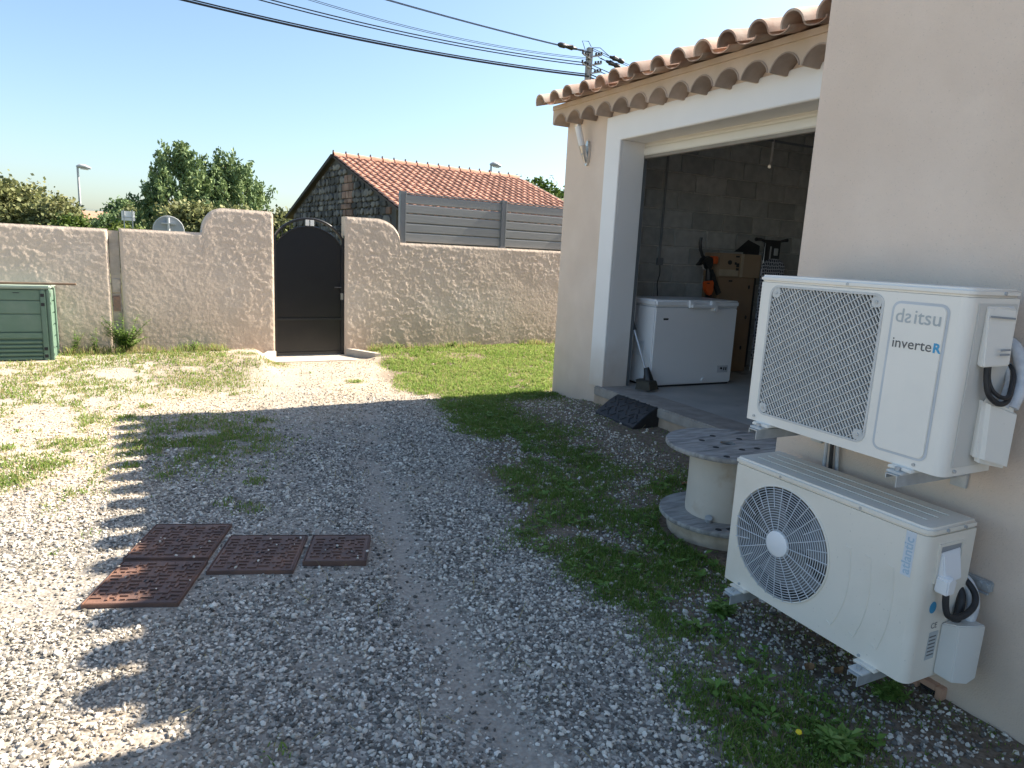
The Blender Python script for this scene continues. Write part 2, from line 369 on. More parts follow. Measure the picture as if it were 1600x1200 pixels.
COVERS = [(.027, 3.822, .405, .44), (-.117, 3.385, .40, .435), (.392, 3.526, .41, .435), (.772, 3.425, .315, .335)]
def axis(lo, hi, st, outer_lo, outer_hi): return np.array(outer_lo+list(np.arange(lo, hi+1e-6, st))+outer_hi)
gx = axis(-5, 5, .05, [-2500,-900,-350,-140,-60,-28,-14,-9,-6.5], [6,7.5,9,12,18,30,60,140,350,900,2500])
gy = axis(-.5, 10.8, .05, [-900,-200,-60,-20,-8,-3,-1.2], [11.3,12,14,18,26,40,70,130,260,600,1200,2600,4500])
GX, GY = np.meshgrid(gx, gy); nx, ny = len(gx), len(gy)
Vg = np.stack([GX.ravel(), GY.ravel(), gz(GX, GY).ravel()], 1)
ii = np.arange((nx)*(ny)).reshape(ny, nx)
Fg = np.stack([ii[:-1,:-1], ii[:-1,1:], ii[1:,1:], ii[1:,:-1]], -1).reshape(-1, 4)
def ground_mat():
    m, ns, L, B = newmat('yard_ground')
    P = N(ns, 'ShaderNodeNewGeometry').outputs['Position']
    def vor(s, feat='F1'):
        v = N(ns, 'ShaderNodeTexVoronoi', feature=feat); v.inputs['Scale'].default_value = s; L.new(P, v.inputs['Vector']); return v
    def noi(s, d=6):
        n = N(ns, 'ShaderNodeTexNoise'); n.inputs['Scale'].default_value = s; n.inputs['Detail'].default_value = d; L.new(P, n.inputs['Vector']); return n
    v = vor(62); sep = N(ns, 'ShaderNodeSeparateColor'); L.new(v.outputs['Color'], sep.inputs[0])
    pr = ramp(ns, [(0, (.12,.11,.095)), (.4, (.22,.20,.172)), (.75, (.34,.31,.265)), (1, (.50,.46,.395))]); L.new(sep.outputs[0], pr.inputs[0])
    n1 = noi(55); sr = ramp(ns, [(.3, (.29,.255,.215)), (.7, (.44,.39,.325))]); L.new(n1.outputs['Fac'], sr.inputs[0])
    n2 = noi(30); dr = ramp(ns, [(.3, (.10,.072,.05)), (.7, (.25,.185,.13))]); L.new(n2.outputs['Fac'], dr.inputs[0])
    n3 = noi(.35); fr = ramp(ns, [(.35, (.17,.16,.07)), (.65, (.09,.11,.035))]); L.new(n3.outputs['Fac'], fr.inputs[0])
    cur = pr.outputs[0]
    dirt = ramp(ns, [(.3, (.37,.30,.225)), (.7, (.54,.45,.345))]); L.new(noi(22, 8).outputs['Fac'], dirt.inputs[0])
    for an, c in (('dirt', dirt), ('sand', sr), ('soil', dr), ('far', fr)):
        a = N(ns, 'ShaderNodeAttribute', attribute_name=an); mx = N(ns, 'ShaderNodeMixRGB'); L.new(a.outputs['Fac'], mx.inputs[0]); L.new(cur, mx.inputs[1]); L.new(c.outputs[0], mx.inputs[2]); cur = mx.outputs[0]
    L.new(cur, B.inputs['Base Color']); B.inputs['Roughness'].default_value = .95; B.inputs['Specular IOR Level'].default_value = .2
    b1 = N(ns, 'ShaderNodeBump'); b1.inputs['Strength'].default_value = .6; b1.inputs['Distance'].default_value = .006; b1.invert = True; L.new(v.outputs['Distance'], b1.inputs['Height'])
    b2 = N(ns, 'ShaderNodeBump'); b2.inputs['Strength'].default_value = .5; b2.inputs['Distance'].default_value = .006; L.new(noi(90, 8).outputs['Fac'], b2.inputs['Height']); L.new(b1.outputs[0], b2.inputs['Normal'])
    L.new(b2.outputs[0], B.inputs['Normal']); return m
gx_, gy_ = GX.ravel(), GY.ravel()
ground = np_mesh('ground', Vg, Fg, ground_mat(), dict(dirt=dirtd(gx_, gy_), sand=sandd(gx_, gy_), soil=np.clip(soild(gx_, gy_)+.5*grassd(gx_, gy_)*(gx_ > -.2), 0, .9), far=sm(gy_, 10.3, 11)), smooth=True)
tag(ground, kind='structure', label='gravel yard with worn sandy track and grassy edges')

def rotmats(n):
    q = rng.normal(size=(n, 4)); q /= np.linalg.norm(q, axis=1)[:, None]; w, x, y, z = q.T
    return np.stack([1-2*(y*y+z*z), 2*(x*y-z*w), 2*(x*z+y*w), 2*(x*y+z*w), 1-2*(x*x+z*z), 2*(y*z-x*w), 2*(x*z-y*w), 2*(y*z+x*w), 1-2*(x*x+y*y)], 1).reshape(n, 3, 3)
def ico():
    p = (1+5**.5)/2
    v = np.array([(-1,p,0),(1,p,0),(-1,-p,0),(1,-p,0),(0,-1,p),(0,1,p),(0,-1,-p),(0,1,-p),(p,0,-1),(p,0,1),(-p,0,-1),(-p,0,1)], float)/math.sqrt(1+p*p)
    f = np.array([(0,11,5),(0,5,1),(0,1,7),(0,7,10),(0,10,11),(1,5,9),(5,11,4),(11,10,2),(10,7,6),(7,1,8),(3,9,4),(3,4,2),(3,2,6),(3,6,8),(3,8,9),(4,9,5),(2,4,11),(6,2,10),(8,6,7),(9,8,1)])
    return v, f
OCT = (np.array([(1,0,0),(-1,0,0),(0,1,0),(0,-1,0),(0,0,1),(0,0,-1)], float), np.array([(0,2,4),(2,1,4),(1,3,4),(3,0,4),(2,0,5),(1,2,5),(3,1,5),(0,3,5)]))
def stones(x, y, z, s, tpl, lowj, highj):
    bv, bf = tpl; n = len(x)
    rad = rng.uniform(lowj, highj, (n, len(bv)))[..., None]
    sc3 = np.stack([np.ones(n), rng.uniform(.6, 1, n), rng.uniform(.45, .85, n)], 1)[:, None, :]
    V = bv[None]*rad*sc3
    Rm = rotmats(n); V = np.einsum('nij,nkj->nki', Rm, V); V[..., 2] *= .8
    V = V*s[:, None, None]+np.stack([x, y, z], 1)[:, None, :]
    F = bf[None]+(np.arange(n)*len(bv))[:, None, None]
    return V.reshape(-1, 3), F.reshape(-1, 3)
M_gravel = attr_mat('gravel_stone', [(0, (.075,.069,.06)), (.22, (.18,.167,.145)), (.42, (.36,.33,.285)), (.64, (.56,.51,.435)), (.86, (.73,.67,.575)), (1, (.81,.76,.68))], .85, bump=.25, extra=('dust', (.50,.405,.305)))
def scatter(n, x0, x1, y0, y1): return rng.uniform(x0, x1, n), rng.uniform(y0, y1, n)
DUST = []
def gravel(n, x0, x1, y0, y1, s0, s1, tpl, keep=1., jit=(.62, 1.15)):
    x, y = scatter(n, x0, x1, y0, y1)
    g, s, so = grassd(x, y), sandd(x, y), soild(x, y)
    p = keep*np.clip(1-.82*s, .05, 1)*np.clip(1-.35*dirtd(x, y), 0, 1)*np.clip(1-.55*g, 0, 1)*np.clip(1-.55*so, 0, 1)
    k = (rng.random(n) < p) & ~onbuilt(x, y); x, y = x[k], y[k]
    sz = s0+(s1-s0)*rng.random(len(x))**2.3
    V, F = stones(x, y, gz(x, y)+sz*.18, sz, tpl, *jit)
    DUST.append(np.repeat(np.clip(dirtd(x, y)*rng.uniform(.55, 1.1, len(x)), 0, .9), len(tpl[0])))
    rnd = np.clip(rng.beta(1.15, 1.35, len(x))+.15*(fbm(x, y, 1.2, 3, 20)-.5), 0, 1)
    return V, F, np.repeat(rnd, len(tpl[0]))
def join(parts):
    o = 0; Vs, Fs, As = [], [], []
    for V, F, A in parts: Vs.append(V); Fs.append(F+o); As.append(A); o += len(V)
    return np.concatenate(Vs), np.concatenate(Fs), np.concatenate(As)
parts = [gravel(50000, -1.3, 2.62, 1.1, 3.2, .0050, .0150, ico()),
         gravel(41000, -2.0, 3.6, 3.2, 5.2, .0058, .0155, ico()),
         gravel(34000, -3.4, 4.1, 5.2, 7.6, .007, .017, OCT, jit=(.8, 1.25)),
         gravel(21000, -4.5, 6.0, 7.6, 10.2, .008, .017, OCT, keep=.8, jit=(.8, 1.25)),
         gravel(6000, -1.6, 2.62, -.3, 1.1, .008, .019, OCT, jit=(.8, 1.25))]
# a few larger pebbles
x, y = scatter(1700, -1.3, 3.9, 1.2, 6.5); k = ~onbuilt(x, y) & (sandd(x, y) < .5); x, y = x[k], y[k]; s = .011+.012*rng.random(len(x))**2
V, F = stones(x, y, gz(x, y)+s*.25, s, ico(), .72, 1.1); parts.append((V, F, np.repeat(rng.uniform(.5, 1, len(x)), 12)))
# pebbles lying on the iron covers
x, y = scatter(60, -.3, .9, 3.2, 4.0); k = onbuilt(x, y); x, y = x[k], y[k]; s = rng.uniform(.004, .011, len(x))
V, F = stones(x, y, .027+s*.5, s, ico(), .75, 1.1); parts.append((V, F, np.repeat(rng.uniform(.6, 1, len(x)), 12)))
V, F, A = join(parts)
DU = np.concatenate(DUST); DU = np.concatenate([DU, np.zeros(len(A)-len(DU))])
gv = np_mesh('gravel', V, F, M_gravel, dict(rnd=A, dust=DU)); tag(gv, 'loose grey and white crushed gravel spread over the yard', 'gravel', kind='stuff')

# grass
def blades(x, y, h, w, lean, z=None):
    n = len(x); z = gz(x, y) if z is None else z
    a = rng.uniform(0, 2*math.pi, n); b = rng.uniform(0, 2*math.pi, n)
    dx, dy = np.cos(a)*w/2, np.sin(a)*w/2; lx, ly = np.cos(b)*lean*h, np.sin(b)*lean*h
    p = lambda ax, ay, az: np.stack([ax, ay, az], 1)
    V = np.stack([p(x-dx, y-dy, z-.004), p(x+dx, y+dy, z-.004), p(x-dx*.8+lx*.35, y-dy*.8+ly*.35, z+h*.6), p(x+dx*.8+lx*.35, y+dy*.8+ly*.35, z+h*.6), p(x+lx, y+ly, z+h*(1-.35*lean))], 1)
    F = np.array([(0,1,3),(0,3,2),(2,3,4)])[None]+(np.arange(n)*5)[:, None, None]
    return V.reshape(-1, 3), F.reshape(-1, 3)
M_grass = attr_mat('grass_blade', [(0, (.10,.165,.03)), (.45, (.17,.275,.052)), (.8, (.25,.35,.085)), (1, (.34,.39,.13))], .6, extra=('dry', (.40,.33,.17)), trans=.5)
gp, ga, gd = [], [], []
off = 0
def add_grass(n, x0, x1, y0, y1, h0, h1, w, dry=0., thr=.0, tone=.5):
    x, y = scatter(n, x0, x1, y0, y1); g = grassd(x, y)
    # cluster into tussocks
    t = fbm(x, y, 14, 2, 30); p = g**1.2*np.clip(.35+1.5*(t-.3), .1, 1.2)
    k = (rng.random(n) < p) & ~onbuilt(x, y); x, y, g = x[k], y[k], g[k]
    h = (h0+(h1-h0)*rng.random(len(x))**1.8)*(.55+.6*g)
    V, F = blades(x, y, h, w*rng.uniform(.6, 1.3, len(x)), rng.uniform(.2, 1.1, len(x)))
    r = np.clip(tone+.28*rng.normal(size=len(x))*.6+.5*(fbm(x, y, 2, 3, 31)-.5), 0, 1)
    d = (rng.random(len(x)) < dry)*rng.uniform(.5, 1, len(x))
    return V, F, np.repeat(r, 5), np.repeat(d, 5)
P_ = [add_grass(100000, 1.2, 2.62, 1.0, 3.0, .012, .045, .0045, .10),
      add_grass(105000, 1.2, 4.2, 3.0, 5.0, .012, .045, .005, .10),
      add_grass(130000, 1.4, 4.2, 5.0, 7.2, .015, .045, .006, .08),
      add_grass(155000, 1.6, 6.4, 7.0, 10.45, .02, .055, .010, .16, tone=.72),
      add_grass(70000, -1.2, 1.3, 1.8, 7.0, .015, .05, .006, .12),
      add_grass(170000, -4.5, 1.5, 4.5, 10.2, .015, .05, .009, .42, tone=.6)]
# fringe of longer grass along the foot of the boundary wall
x, y = scatter(5200, -4.5, 7, 0, 1); y = wy(x)-.04-.17*y; k = ~onbuilt(x, y) & (fbm(x, y, 2.5, 3, 40) > .42); x, y = x[k], y[k]
V, F = blades(x, y, rng.uniform(.03, .16, len(x)), .008*np.ones(len(x)), rng.uniform(.2, .9, len(x)))
P_.append((V, F, np.repeat(rng.uniform(.5, 1, len(x)), 5), np.repeat((rng.random(len(x)) < .5)*.9, 5)))
# stray straw
x, y = scatter(900, -2, 3.9, 1.2, 8); k = ~onbuilt(x, y); x, y = x[k], y[k]
V, F = blades(x, y, rng.uniform(.03, .09, len(x)), .0035*np.ones(len(x)), rng.uniform(1.6, 2.4, len(x)), gz(x, y)+.018)
P_.append((V, F, np.repeat(rng.uniform(0, 1, len(x)), 5), np.repeat(rng.uniform(.7, 1, len(x)), 5)))
V, F, A = join([(a, b, c) for a, b, c, d in P_]); D = np.concatenate([d for a, b, c, d in P_])
gr = np_mesh('grass', V, F, M_grass, dict(rnd=A, dry=D)); tag(gr, 'short patchy grass growing through the gravel and soil', 'grass', kind='stuff')
# broad leaves of small weeds
def leaves(x, y, z, L, w, a, up, n5=None):
    n = len(x); dx, dy = np.cos(a), np.sin(a); p = lambda ax, ay, az: np.stack([ax, ay, az], 1)
    V = np.stack([p(x, y, z), p(x+dx*L*.5-dy*w, y+dy*L*.5+dx*w, z+up*L*.55), p(x+dx*L*.55, y+dy*L*.55, z+up*L*.48), p(x+dx*L*.5+dy*w, y+dy*L*.5-dx*w, z+up*L*.55), p(x+dx*L, y+dy*L, z+up*L*.6)], 1)
    F = np.array([(0,2,1),(0,3,2),(1,2,4),(2,3,4)])[None]+(np.arange(n)*5)[:, None, None]
    return V.reshape(-1, 3), F.reshape(-1, 3)
cx, cy = scatter(2300, 1.3, 4.0, 1.0, 6.8); k = (rng.random(2300) < sm(grassd(cx, cy), .25, .7)) & ~onbuilt(cx, cy); cx, cy = cx[k], cy[k]
k2 = 7; x = np.repeat(cx, k2)+rng.normal(0, .012, len(cx)*k2); y = np.repeat(cy, k2)+rng.normal(0, .012, len(cx)*k2)
Ls = np.repeat(.010+.045*rng.random(len(cx))**2.2, k2)*rng.uniform(.6, 1.2, len(x))
V, F = leaves(x, y, gz(x, y)+rng.uniform(.005, .035, len(x)), Ls, Ls*.27, rng.uniform(0, 6.28, len(x)), rng.uniform(-.2, .9, len(x)))
wd = np_mesh('weeds', V, F, M_leafg, dict(rnd=np.clip(np.repeat(rng.normal(.5, .2, len(cx)), 35)+rng.normal(0, .08, len(x)).repeat(5), 0, 1)))
tag(wd, 'low broad-leaved weeds and clover among the shaded grass', 'weeds', kind='stuff')

# ------------------------------------------------------------------ boundary walls (the wall line stands 3.5 degrees off square to the house)
WY = 10.21
BOUNDARY = []
def h_left(x): return 1.655+0*x
def h_mid(x):
    x = np.asarray(x, float); t = np.clip((.75-x)/.27, 0, 1)
    h = np.where(x < .48, 1.668, 1.668+.335*np.sqrt(np.maximum(0, 1-t*t)))
    return h-.035*sm(x, 1.35, 1.395)**2
def h_right(x):
    x = np.asarray(x, float); t = np.clip((x-2.87)/.385, 0, 1)
    return np.where(x > 3.255, 1.68, 1.68+.33*np.sqrt(np.maximum(0, 1-t*t)))
def plaster_wall(label, x0, x1, hf, fine=(None, None), skew=0):
    lo, hi = fine
    xs = np.unique(np.round(np.concatenate([np.arange(x0, lo, .5) if lo > x0 else [], np.arange(lo, hi, .014), np.arange(hi, x1, .5) if hi < x1 else [], [x1]]), 4))
    vs_ = np.linspace(0, 1, 120); X, Vv = np.meshgrid(xs, vs_); Hh = hf(X); zb = -.15; Z = zb+Vv*(Hh-zb)
    # trowelled relief: broad undulation, torn flakes, fine grit
    fl = fbm(X, Z, 3.2, 4, 50); rid = fbm(X, Z*1.4, 13, 4, 51); fl2 = fbm(X*1.0, Z*1.5, 27, 3, 54)
    patch = sm(fbm(X, Z, 1.1, 3, 52), .36, .58)
    d = .004*(fl-.5)+.0027*sm(rid, .50, .55)*(.15+.85*patch)+.0028*sm(fl2, .53, .56)*patch+.003*(fbm(X, Z, 45, 2, 53)-.5)
    edge = sm(1-Vv, 0, .02)*sm(X, x0, x0+.03)*(1-sm(X, x1-.03, x1))
    Y = WY-d*edge+.012*(1-edge)**2
    n = len(xs); m = len(vs_)
    F = [(j*n+i, j*n+i+1, (j+1)*n+i+1, (j+1)*n+i) for j in range(m-1) for i in range(n-1)]
    V = list(zip(X.ravel(), Y.ravel(), Z.ravel()))
    # top, back and ends
    o = len(V); top = hf(xs)
    wob = .006*(fbm(xs, xs*0+3, 6, 3, 55)-.5)
    V += [(x, WY+.012, h+.004+w) for x, h, w in zip(xs, top, wob)]+[(x, WY+.195, h+.002+w) for x, h, w in zip(xs, top, wob)]+[(x, WY+.20, -.15) for x in xs]
    tr = (m-1)*n
    for i in range(n-1):
        F += [(tr+i, tr+i+1, o+i+1, o+i), (o+i, o+i+1, o+n+i+1, o+n+i), (o+n+i, o+n+i+1, o+2*n+i+1, o+2*n+i)]
    for i in (0, n-1):
        F.append(tuple([j*n+i for j in range(m)]+[o+i, o+n+i, o+2*n+i]))
    mb = MB().add(V, F)
    o_ = ob('boundary_wall', mb, M_plaster, smooth=60); BOUNDARY.append(o_); return tag(o_, label, 'wall')
plaster_wall('beige plastered boundary wall running behind the green compost bin', -9, -.60, h_left, (-3.2, -.60))
plaster_wall('beige plastered boundary wall with curved shoulder between concrete post and black gate', -.476, 1.392, h_mid, (-.476, 1.392))
plaster_wall('beige plastered boundary wall topped by the grey privacy fence', 2.402, 11, h_right, (2.402, 6.4))
# concrete post in the joint
cp = thing('concrete_post', 'cracked bare concrete post standing in the joint of the boundary wall', 'post', (-.538, WY+.1, -.1))
mb = MB(); zz = np.linspace(-.15, 1.64, 24)
pr = [(random.uniform(-.004, .004), random.uniform(-.008, .008)) for _ in zz]
for i in range(len(zz)-1):
    a, b = pr[i], pr[i+1]
    mb.add([(-.594+a[0], WY+.03+a[1], zz[i]), (-.482+a[0], WY+.026+a[1], zz[i]), (-.482+b[0], WY+.026+b[1], zz[i+1]), (-.594+b[0], WY+.03+b[1], zz[i+1])], [(0,1,2,3)])
mb.box((-.594, WY+.04, -.15), (-.482, WY+.18, 1.635))
ob('shaft', mb, M_conc, cp, smooth=0)
ob('patch', MB().box((-.592, WY+.012, .86), (-.486, WY+.05, 1.05)), M_conc, cp, bevel=.012)
ob('brick', MB().box((-.59, WY+.014, .62), (-.49, WY+.05, .83)), mat('old_brick', (.28,.17,.12), .95, (.2,.15,.12), 14, bump=.6, bscale=50), cp, bevel=.012)
# ------------------------------------------------------------------ gate
gt = thing('garden_gate', 'black sheet metal garden gate with arched open top between plastered piers', 'gate', (1.9, WY+.06, -.03))
gx0, gx1, gy0 = 1.405, 2.392, WY+.06; gc = (gx0+gx1)/2
def arch(x, side, top, pw=2): return side+(top-side)*math.sqrt(max(0, 1-((x-gc)/((gx1-gx0)/2)*.92)**2))-0
pan = [(gx0+.03, .03), (gx1-.03, .03)]+[(x, arch(x, 1.30, 1.83)) for x in np.linspace(gx1-.03, gx0+.03, 25)]
S0 = arch(gx0, 1.50, 1.94)
ob('panel', MB().prism([(gx0+.03, .52), (gx1-.03, .52)]+pan[2:], XZ, gy0+.012, gy0+.02), M_gate, gt, smooth=0)
ob('panel', MB().prism([(gx0+.03, .03), (gx1-.03, .03), (gx1-.03, .505), (gx0+.03, .505)], XZ, gy0+.012, gy0+.02), M_gate, gt, smooth=0)
ob('rail', MB().box((gx0+.03, gy0-.012, .495), (gx1-.03, gy0+.028, .53)), M_gate2, gt, bevel=.003)
ob('rail', MB().box((gx0+.03, gy0-.010, -.01), (gx1-.03, gy0+.03, .032)), M_gate2, gt, bevel=.003)
for a, b in ((gx0, gx0+.032), (gx1-.032, gx1)): ob('stile', MB().box((a, gy0-.012, -.02), (b, gy0+.03, 1.70)), M_gate2, gt, bevel=.003)
mb = MB(); xs = np.linspace(gx0+.01, gx1-.01, 33)
mb.tube([(x, gy0+.008, arch(x, 1.45, 1.945)) for x in xs], .021, 8); ob('arch', mb, M_gate2, gt)
mb = MB().tube([(x, gy0+.005, arch(x, 1.30, 1.83)+.006) for x in np.linspace(gx0+.02, gx1-.02, 33)], .011, 6); ob('inner_arch', mb, M_gate2, gt)
for x in np.linspace(gx0+.12, gx1-.12, 8):
    ob('bar', MB().box((x-.006, gy0, arch(x, 1.30, 1.83)-.005), (x+.006, gy0+.014, arch(x, 1.45, 1.945)+.002)), M_gate2, gt)
for x in (1.868, 1.935): ob('number_plate', MB().box((x-.026, gy0-.02, 1.848), (x+.026, gy0-.006, 1.93)), M_plate, gt, bevel=.002, label='small blank white plate')
ob('handle', MB().tube([(gx1-.05, gy0-.015, .985), (gx1-.05, gy0-.06, .985), (gx1-.15, gy0-.062, .983)], .009, 8), M_gate2, gt)
ob('lock', MB().box((gx1-.045, gy0-.026, .80), (gx1-.005, gy0-.012, .90)), M_steel, gt, bevel=.004)
ob('lock_plate', MB().box((gx1-.05, gy0-.02, .92), (gx1-.02, gy0-.012, 1.05)), M_gate2, gt, bevel=.004)
for z in (.25, 1.45): ob('hinge', MB().tube([(gx0-.004, gy0-.015, z-.05), (gx0-.004, gy0-.015, z+.05)], .012, 8), M_gate2, gt)
for x in (1.3935, 2.4005): ob('gate_post', MB().box((x-.006, gy0-.02, -.03), (x+.006, gy0+.04, 1.74)), M_gate2, gt)
th_ = thing('gate_threshold', 'pale concrete threshold with splayed low kerbs in front of the black gate', 'threshold', (1.9, 9.95, -.05))
ob('slab', MB().prism([(1.40, 10.40), (2.40, 10.40), (2.40, 10.2), (2.62, 9.72), (1.22, 9.78), (1.40, 10.2)], XY, -.09, -.022), M_thr, th_, bevel=.006)
for A, B, t in (((1.40, 10.19), (1.16, 9.72), -1), ((2.41, 10.19), (2.68, 9.66), 1)):
    ob('kerb', MB().prism([A, B, (B[0]+t*.10, B[1]+.0), (A[0]+t*.12, A[1])], XY, -.09, .075), M_thr, th_, bevel=.008)
# ------------------------------------------------------------------ privacy fence
fn = thing('privacy_fence', 'grey composite slat privacy fence standing on top of the plastered wall', 'fence', (5, WY+.1, 1.68))
FX = [3.31, 5.07, 6.83, 8.59]
sl = None
for i in range(3):
    for k in range(5):
        a, b = FX[i]+.045, FX[i+1]-.045; z0 = 1.705+k*.142
        prf = [(WY+.085, z0), (WY+.070, z0+.010), (WY+.070, z0+.118), (WY+.076, z0+.128), (WY+.085, z0+.136), (WY+.105, z0+.136), (WY+.105, z0)]
        ob('slat', MB().prism([(p, q) for p, q in prf], lambda p, q, t: (t, p, q), a, b), M_fence, fn, smooth=0)
    ob('cap_rail', MB().box((FX[i]+.045, WY+.066, 2.416), (FX[i+1]-.045, WY+.108, 2.432)), M_fence, fn, bevel=.003)
for x in FX:
    ps = [(x-.048, WY+.04), (x+.048, WY+.04), (x+.048, WY+.13), (x-.048, WY+.13)]
    p = ob('post', MB().prism(ps, XY, 1.678, 2.45), M_fpost, fn, bevel=.004)
    ob('channel', MB().box((x+.030, WY+.034, 1.69), (x+.046, WY+.0398, 2.44)), M_fence, p)

for o in BOUNDARY+[cp, gt, th_, fn]:
    rt = Matrix.Rotation(WROT, 4, 'Z'); pv = Vector((1.9, WY, 0))
    o.location = pv+(rt @ (o.location-pv)); o.rotation_euler = (0, 0, WROT)

# ------------------------------------------------------------------ house with garage
HX, GXF = 2.619, 4.121; YF = 6.967
hs = thing('house', 'beige rendered house with open garage and canal tile roof', 'house', (4.2, 4.0, 0))
ob('wall', MB().box((HX, -4.5, -.2), (9, 2.282, 3.05)), M_stucco, hs, bevel=.012, label='beige rendered side wall carrying the two units')
ob('roof_slab', MB().prism([(HX-.02, 3.052), (9.2, 3.052), (9.2, 4.98), (HX-.02, 3.09)], XZ, -4.6, 2.281), M_cornice, hs, smooth=0)
DZ0, DZ1, DY0, DY1 = .25, 2.76, 3.0, 5.90
pl = [(2.284, -.2), (2.284, 3.226), (YF, 3.226), (YF, -.2), (DY1+.03, -.2), (DY1+.03, DZ1+.03), (DY0-.03, DZ1+.03), (DY0-.03, -.2)]
ob('garage_front_wall', MB().prism(pl, YZ, GXF, GXF+.2), M_stucco, hs, smooth=0)
zr = lambda x: 3.146+(x-3.86)*.30
ob('garage_end_wall', MB().prism([(GXF+.2, -.2), (9, -.2), (9, zr(9)), (GXF+.2, zr(GXF+.2))], XZ, 6.775, YF-.002), M_stucco, hs, smooth=0)
ob('garage_rear_wall', MB().box((8.6, 2.284, -.2), (9, 6.77, 4.68)), M_mortar, hs)
sur = MB().prism([(2.76, DZ0), (2.76, 3.0), (6.16, 3.0), (6.16, DZ0), (DY1, DZ0), (DY1, DZ1), (DY0, DZ1), (DY0, DZ0)], YZ, GXF-.022, GXF+.0005)
sur.box((GXF, DY1, DZ0), (4.41, DY1+.028, DZ1+.028)).box((GXF, DY0-.028, DZ0), (4.41, DY0, DZ1+.028)).box((GXF, DY0, DZ1), (4.41, DY1, DZ1+.028))
ob('door_surround', sur, M_white, hs, bevel=.006, label='smooth white surround of the garage door')
ob('sill', MB().box((4.055, DY0, .165), (4.43, 5.99, .262)), M_sill, hs, bevel=.012)
mb = MB(); ysf = np.linspace(2.3, 6.02, 60)
mb.add([(4.095-.02*float(fbm(y_, .3, 3, 3, 60))-.012*(random.random()), y_, zz_) for y_ in ysf for zz_ in (-.2, .06, .164)]+[(4.2, y_, zz_) for y_ in ysf for zz_ in (-.2, .06, .164)],
       [(i*3+k, i*3+3+k, i*3+4+k, i*3+1+k) for i in range(59) for k in range(2)]+[(i*3+2, i*3+5, 180+i*3+5, 180+i*3+2) for i in range(59)]+[(177, 178, 180+178, 180+177), (178, 179, 180+179, 180+178)])
ob('footing', mb, M_found, hs)
ob('floor', MB().box((4.30, 2.284, -.1), (8.6, 6.77, .252)), M_floor, hs, label='stained concrete garage floor')
# block wall inside
bw = ob('block_wall', MB().prism([(4.33, .26), (8.6, .26), (8.6, zr(8.6)-.02), (4.33, zr(4.33)-.02)], XZ, 6.748, 6.773), M_mortar, hs, smooth=0, label='bare grey concrete block wall inside the garage')
blk = mesh_of('block', MB().box((0, -.018, 0), (.486, .006, .203)), M_block, bevel=.007, seg=1)
z = .265; r = 0
while z < 4.0:
    x = 4.335-(r % 2)*.25
    while x < 8.4:
        if x >= 4.33 and z+.205 < zr(x)-.02: link('block', blk, bw, (x, 6.748+random.uniform(-.004, .003), z))
        elif x < 4.33 and z+.205 < zr(4.36)-.02: link('block', blk, bw, (4.335, 6.748, z), scale=(.48, 1, 1))
        x += .5
    z += .2175; r += 1
# garage roof: slab, cornice with scalloped tiles, canal tiles
rf = ob('roof', MB().prism([(4.05, 3.19), (9.1, 3.15+5.24*.30), (9.1, 3.19+5.24*.30), (4.05, 3.222)], XZ, 2.284, 6.96), M_tile, hs, smooth=0, label='canal tile roof of the garage')
ob('ceiling', MB().prism([(4.33, zr(4.33)-.06), (8.59, zr(8.59)-.06), (8.59, zr(8.59)-.004), (4.33, zr(4.33)-.004)], XZ, 2.29, 6.74), M_plate, hs, smooth=0)  # pale panel added below the roof slab to bounce light into the garage
PT = .28; sc0 = 6.90
fall = lambda y: .030+.0183*(y-6.95)
poly = [(6.985, 3.168)]
poly += [(6.985, 3.0)]
ys_ = []
k = 0
while sc0-k*PT-PT > 2.29:
    c = sc0-PT/2-k*PT+.06
    for q in np.linspace(0, math.pi, 11): poly.append((c+.1335*math.cos(q), 2.985+.112*math.sin(q)**1.25))
    ys_.append(c); k += 1
poly += [(2.286, 2.985), (2.286, 3.168)]
ob('cornice', MB().prism(poly, lambda p, q, t: (t, p, q+fall(p)), 3.93, GXF-.001), M_cornice, hs, smooth=30)
ob('eave_board', MB().prism([(2.286, 3.1), (6.975, 3.169), (6.975, 3.215), (2.286, 3.143)], YZ, 3.915, 3.985), M_cornice, hs, smooth=0)
mb = MB()
for r0, r1 in ((.115, .105),):
    n = 12; ro = [(.1325*math.cos(math.pi*i/n), .110*max(0, math.sin(math.pi*i/n))**1.25) for i in range(n+1)]; ri = [(.121*math.cos(math.pi*i/n), .099*max(0, math.sin(math.pi*i/n))**1.25) for i in range(n+1)]
    mb.prism(ro+ri[::-1], YZ, -.006, .186)
gt_me = mesh_of('cornice_tile', mb, M_gtile)
for c in ys_: link('cornice_tile', gt_me, hs, (3.93, c, 2.9873+fall(c)), rot=(0, R_(-random.uniform(0, 1.5)), 0))
def barrel(r0, r1, L, th, n=12, up=1, a0=0, a1=math.pi, el=1.0):
    mb = MB(); V = []
    for t, r in ((0, r0), (L, r1)):
        for rr in (r, r-th):
            for i in range(n+1):
                q = a0+(a1-a0)*i/n; V.append((t, rr*math.cos(q), up*rr*el*math.sin(q)))
    m = n+1; F = []
    for i in range(n):
        F += [(i, i+1, 2*m+i+1, 2*m+i), (m+i, 3*m+i, 3*m+i+1, m+i+1), (i, m+i, m+i+1, i+1), (2*m+i, 2*m+i+1, 3*m+i+1, 3*m+i)]
    for i in (0, n): F.append((i, 2*m+i, 3*m+i, m+i))
    return mb.add(V, F)
cov_me = mesh_of('roof_tile', barrel(.100, .086, .46, .014, el=1.0), M_tile)
pan_me = mesh_of('pan_tile', barrel(.092, .092, .46, .014, up=-1, el=.42), M_tile)
sl_ = math.atan(.30)
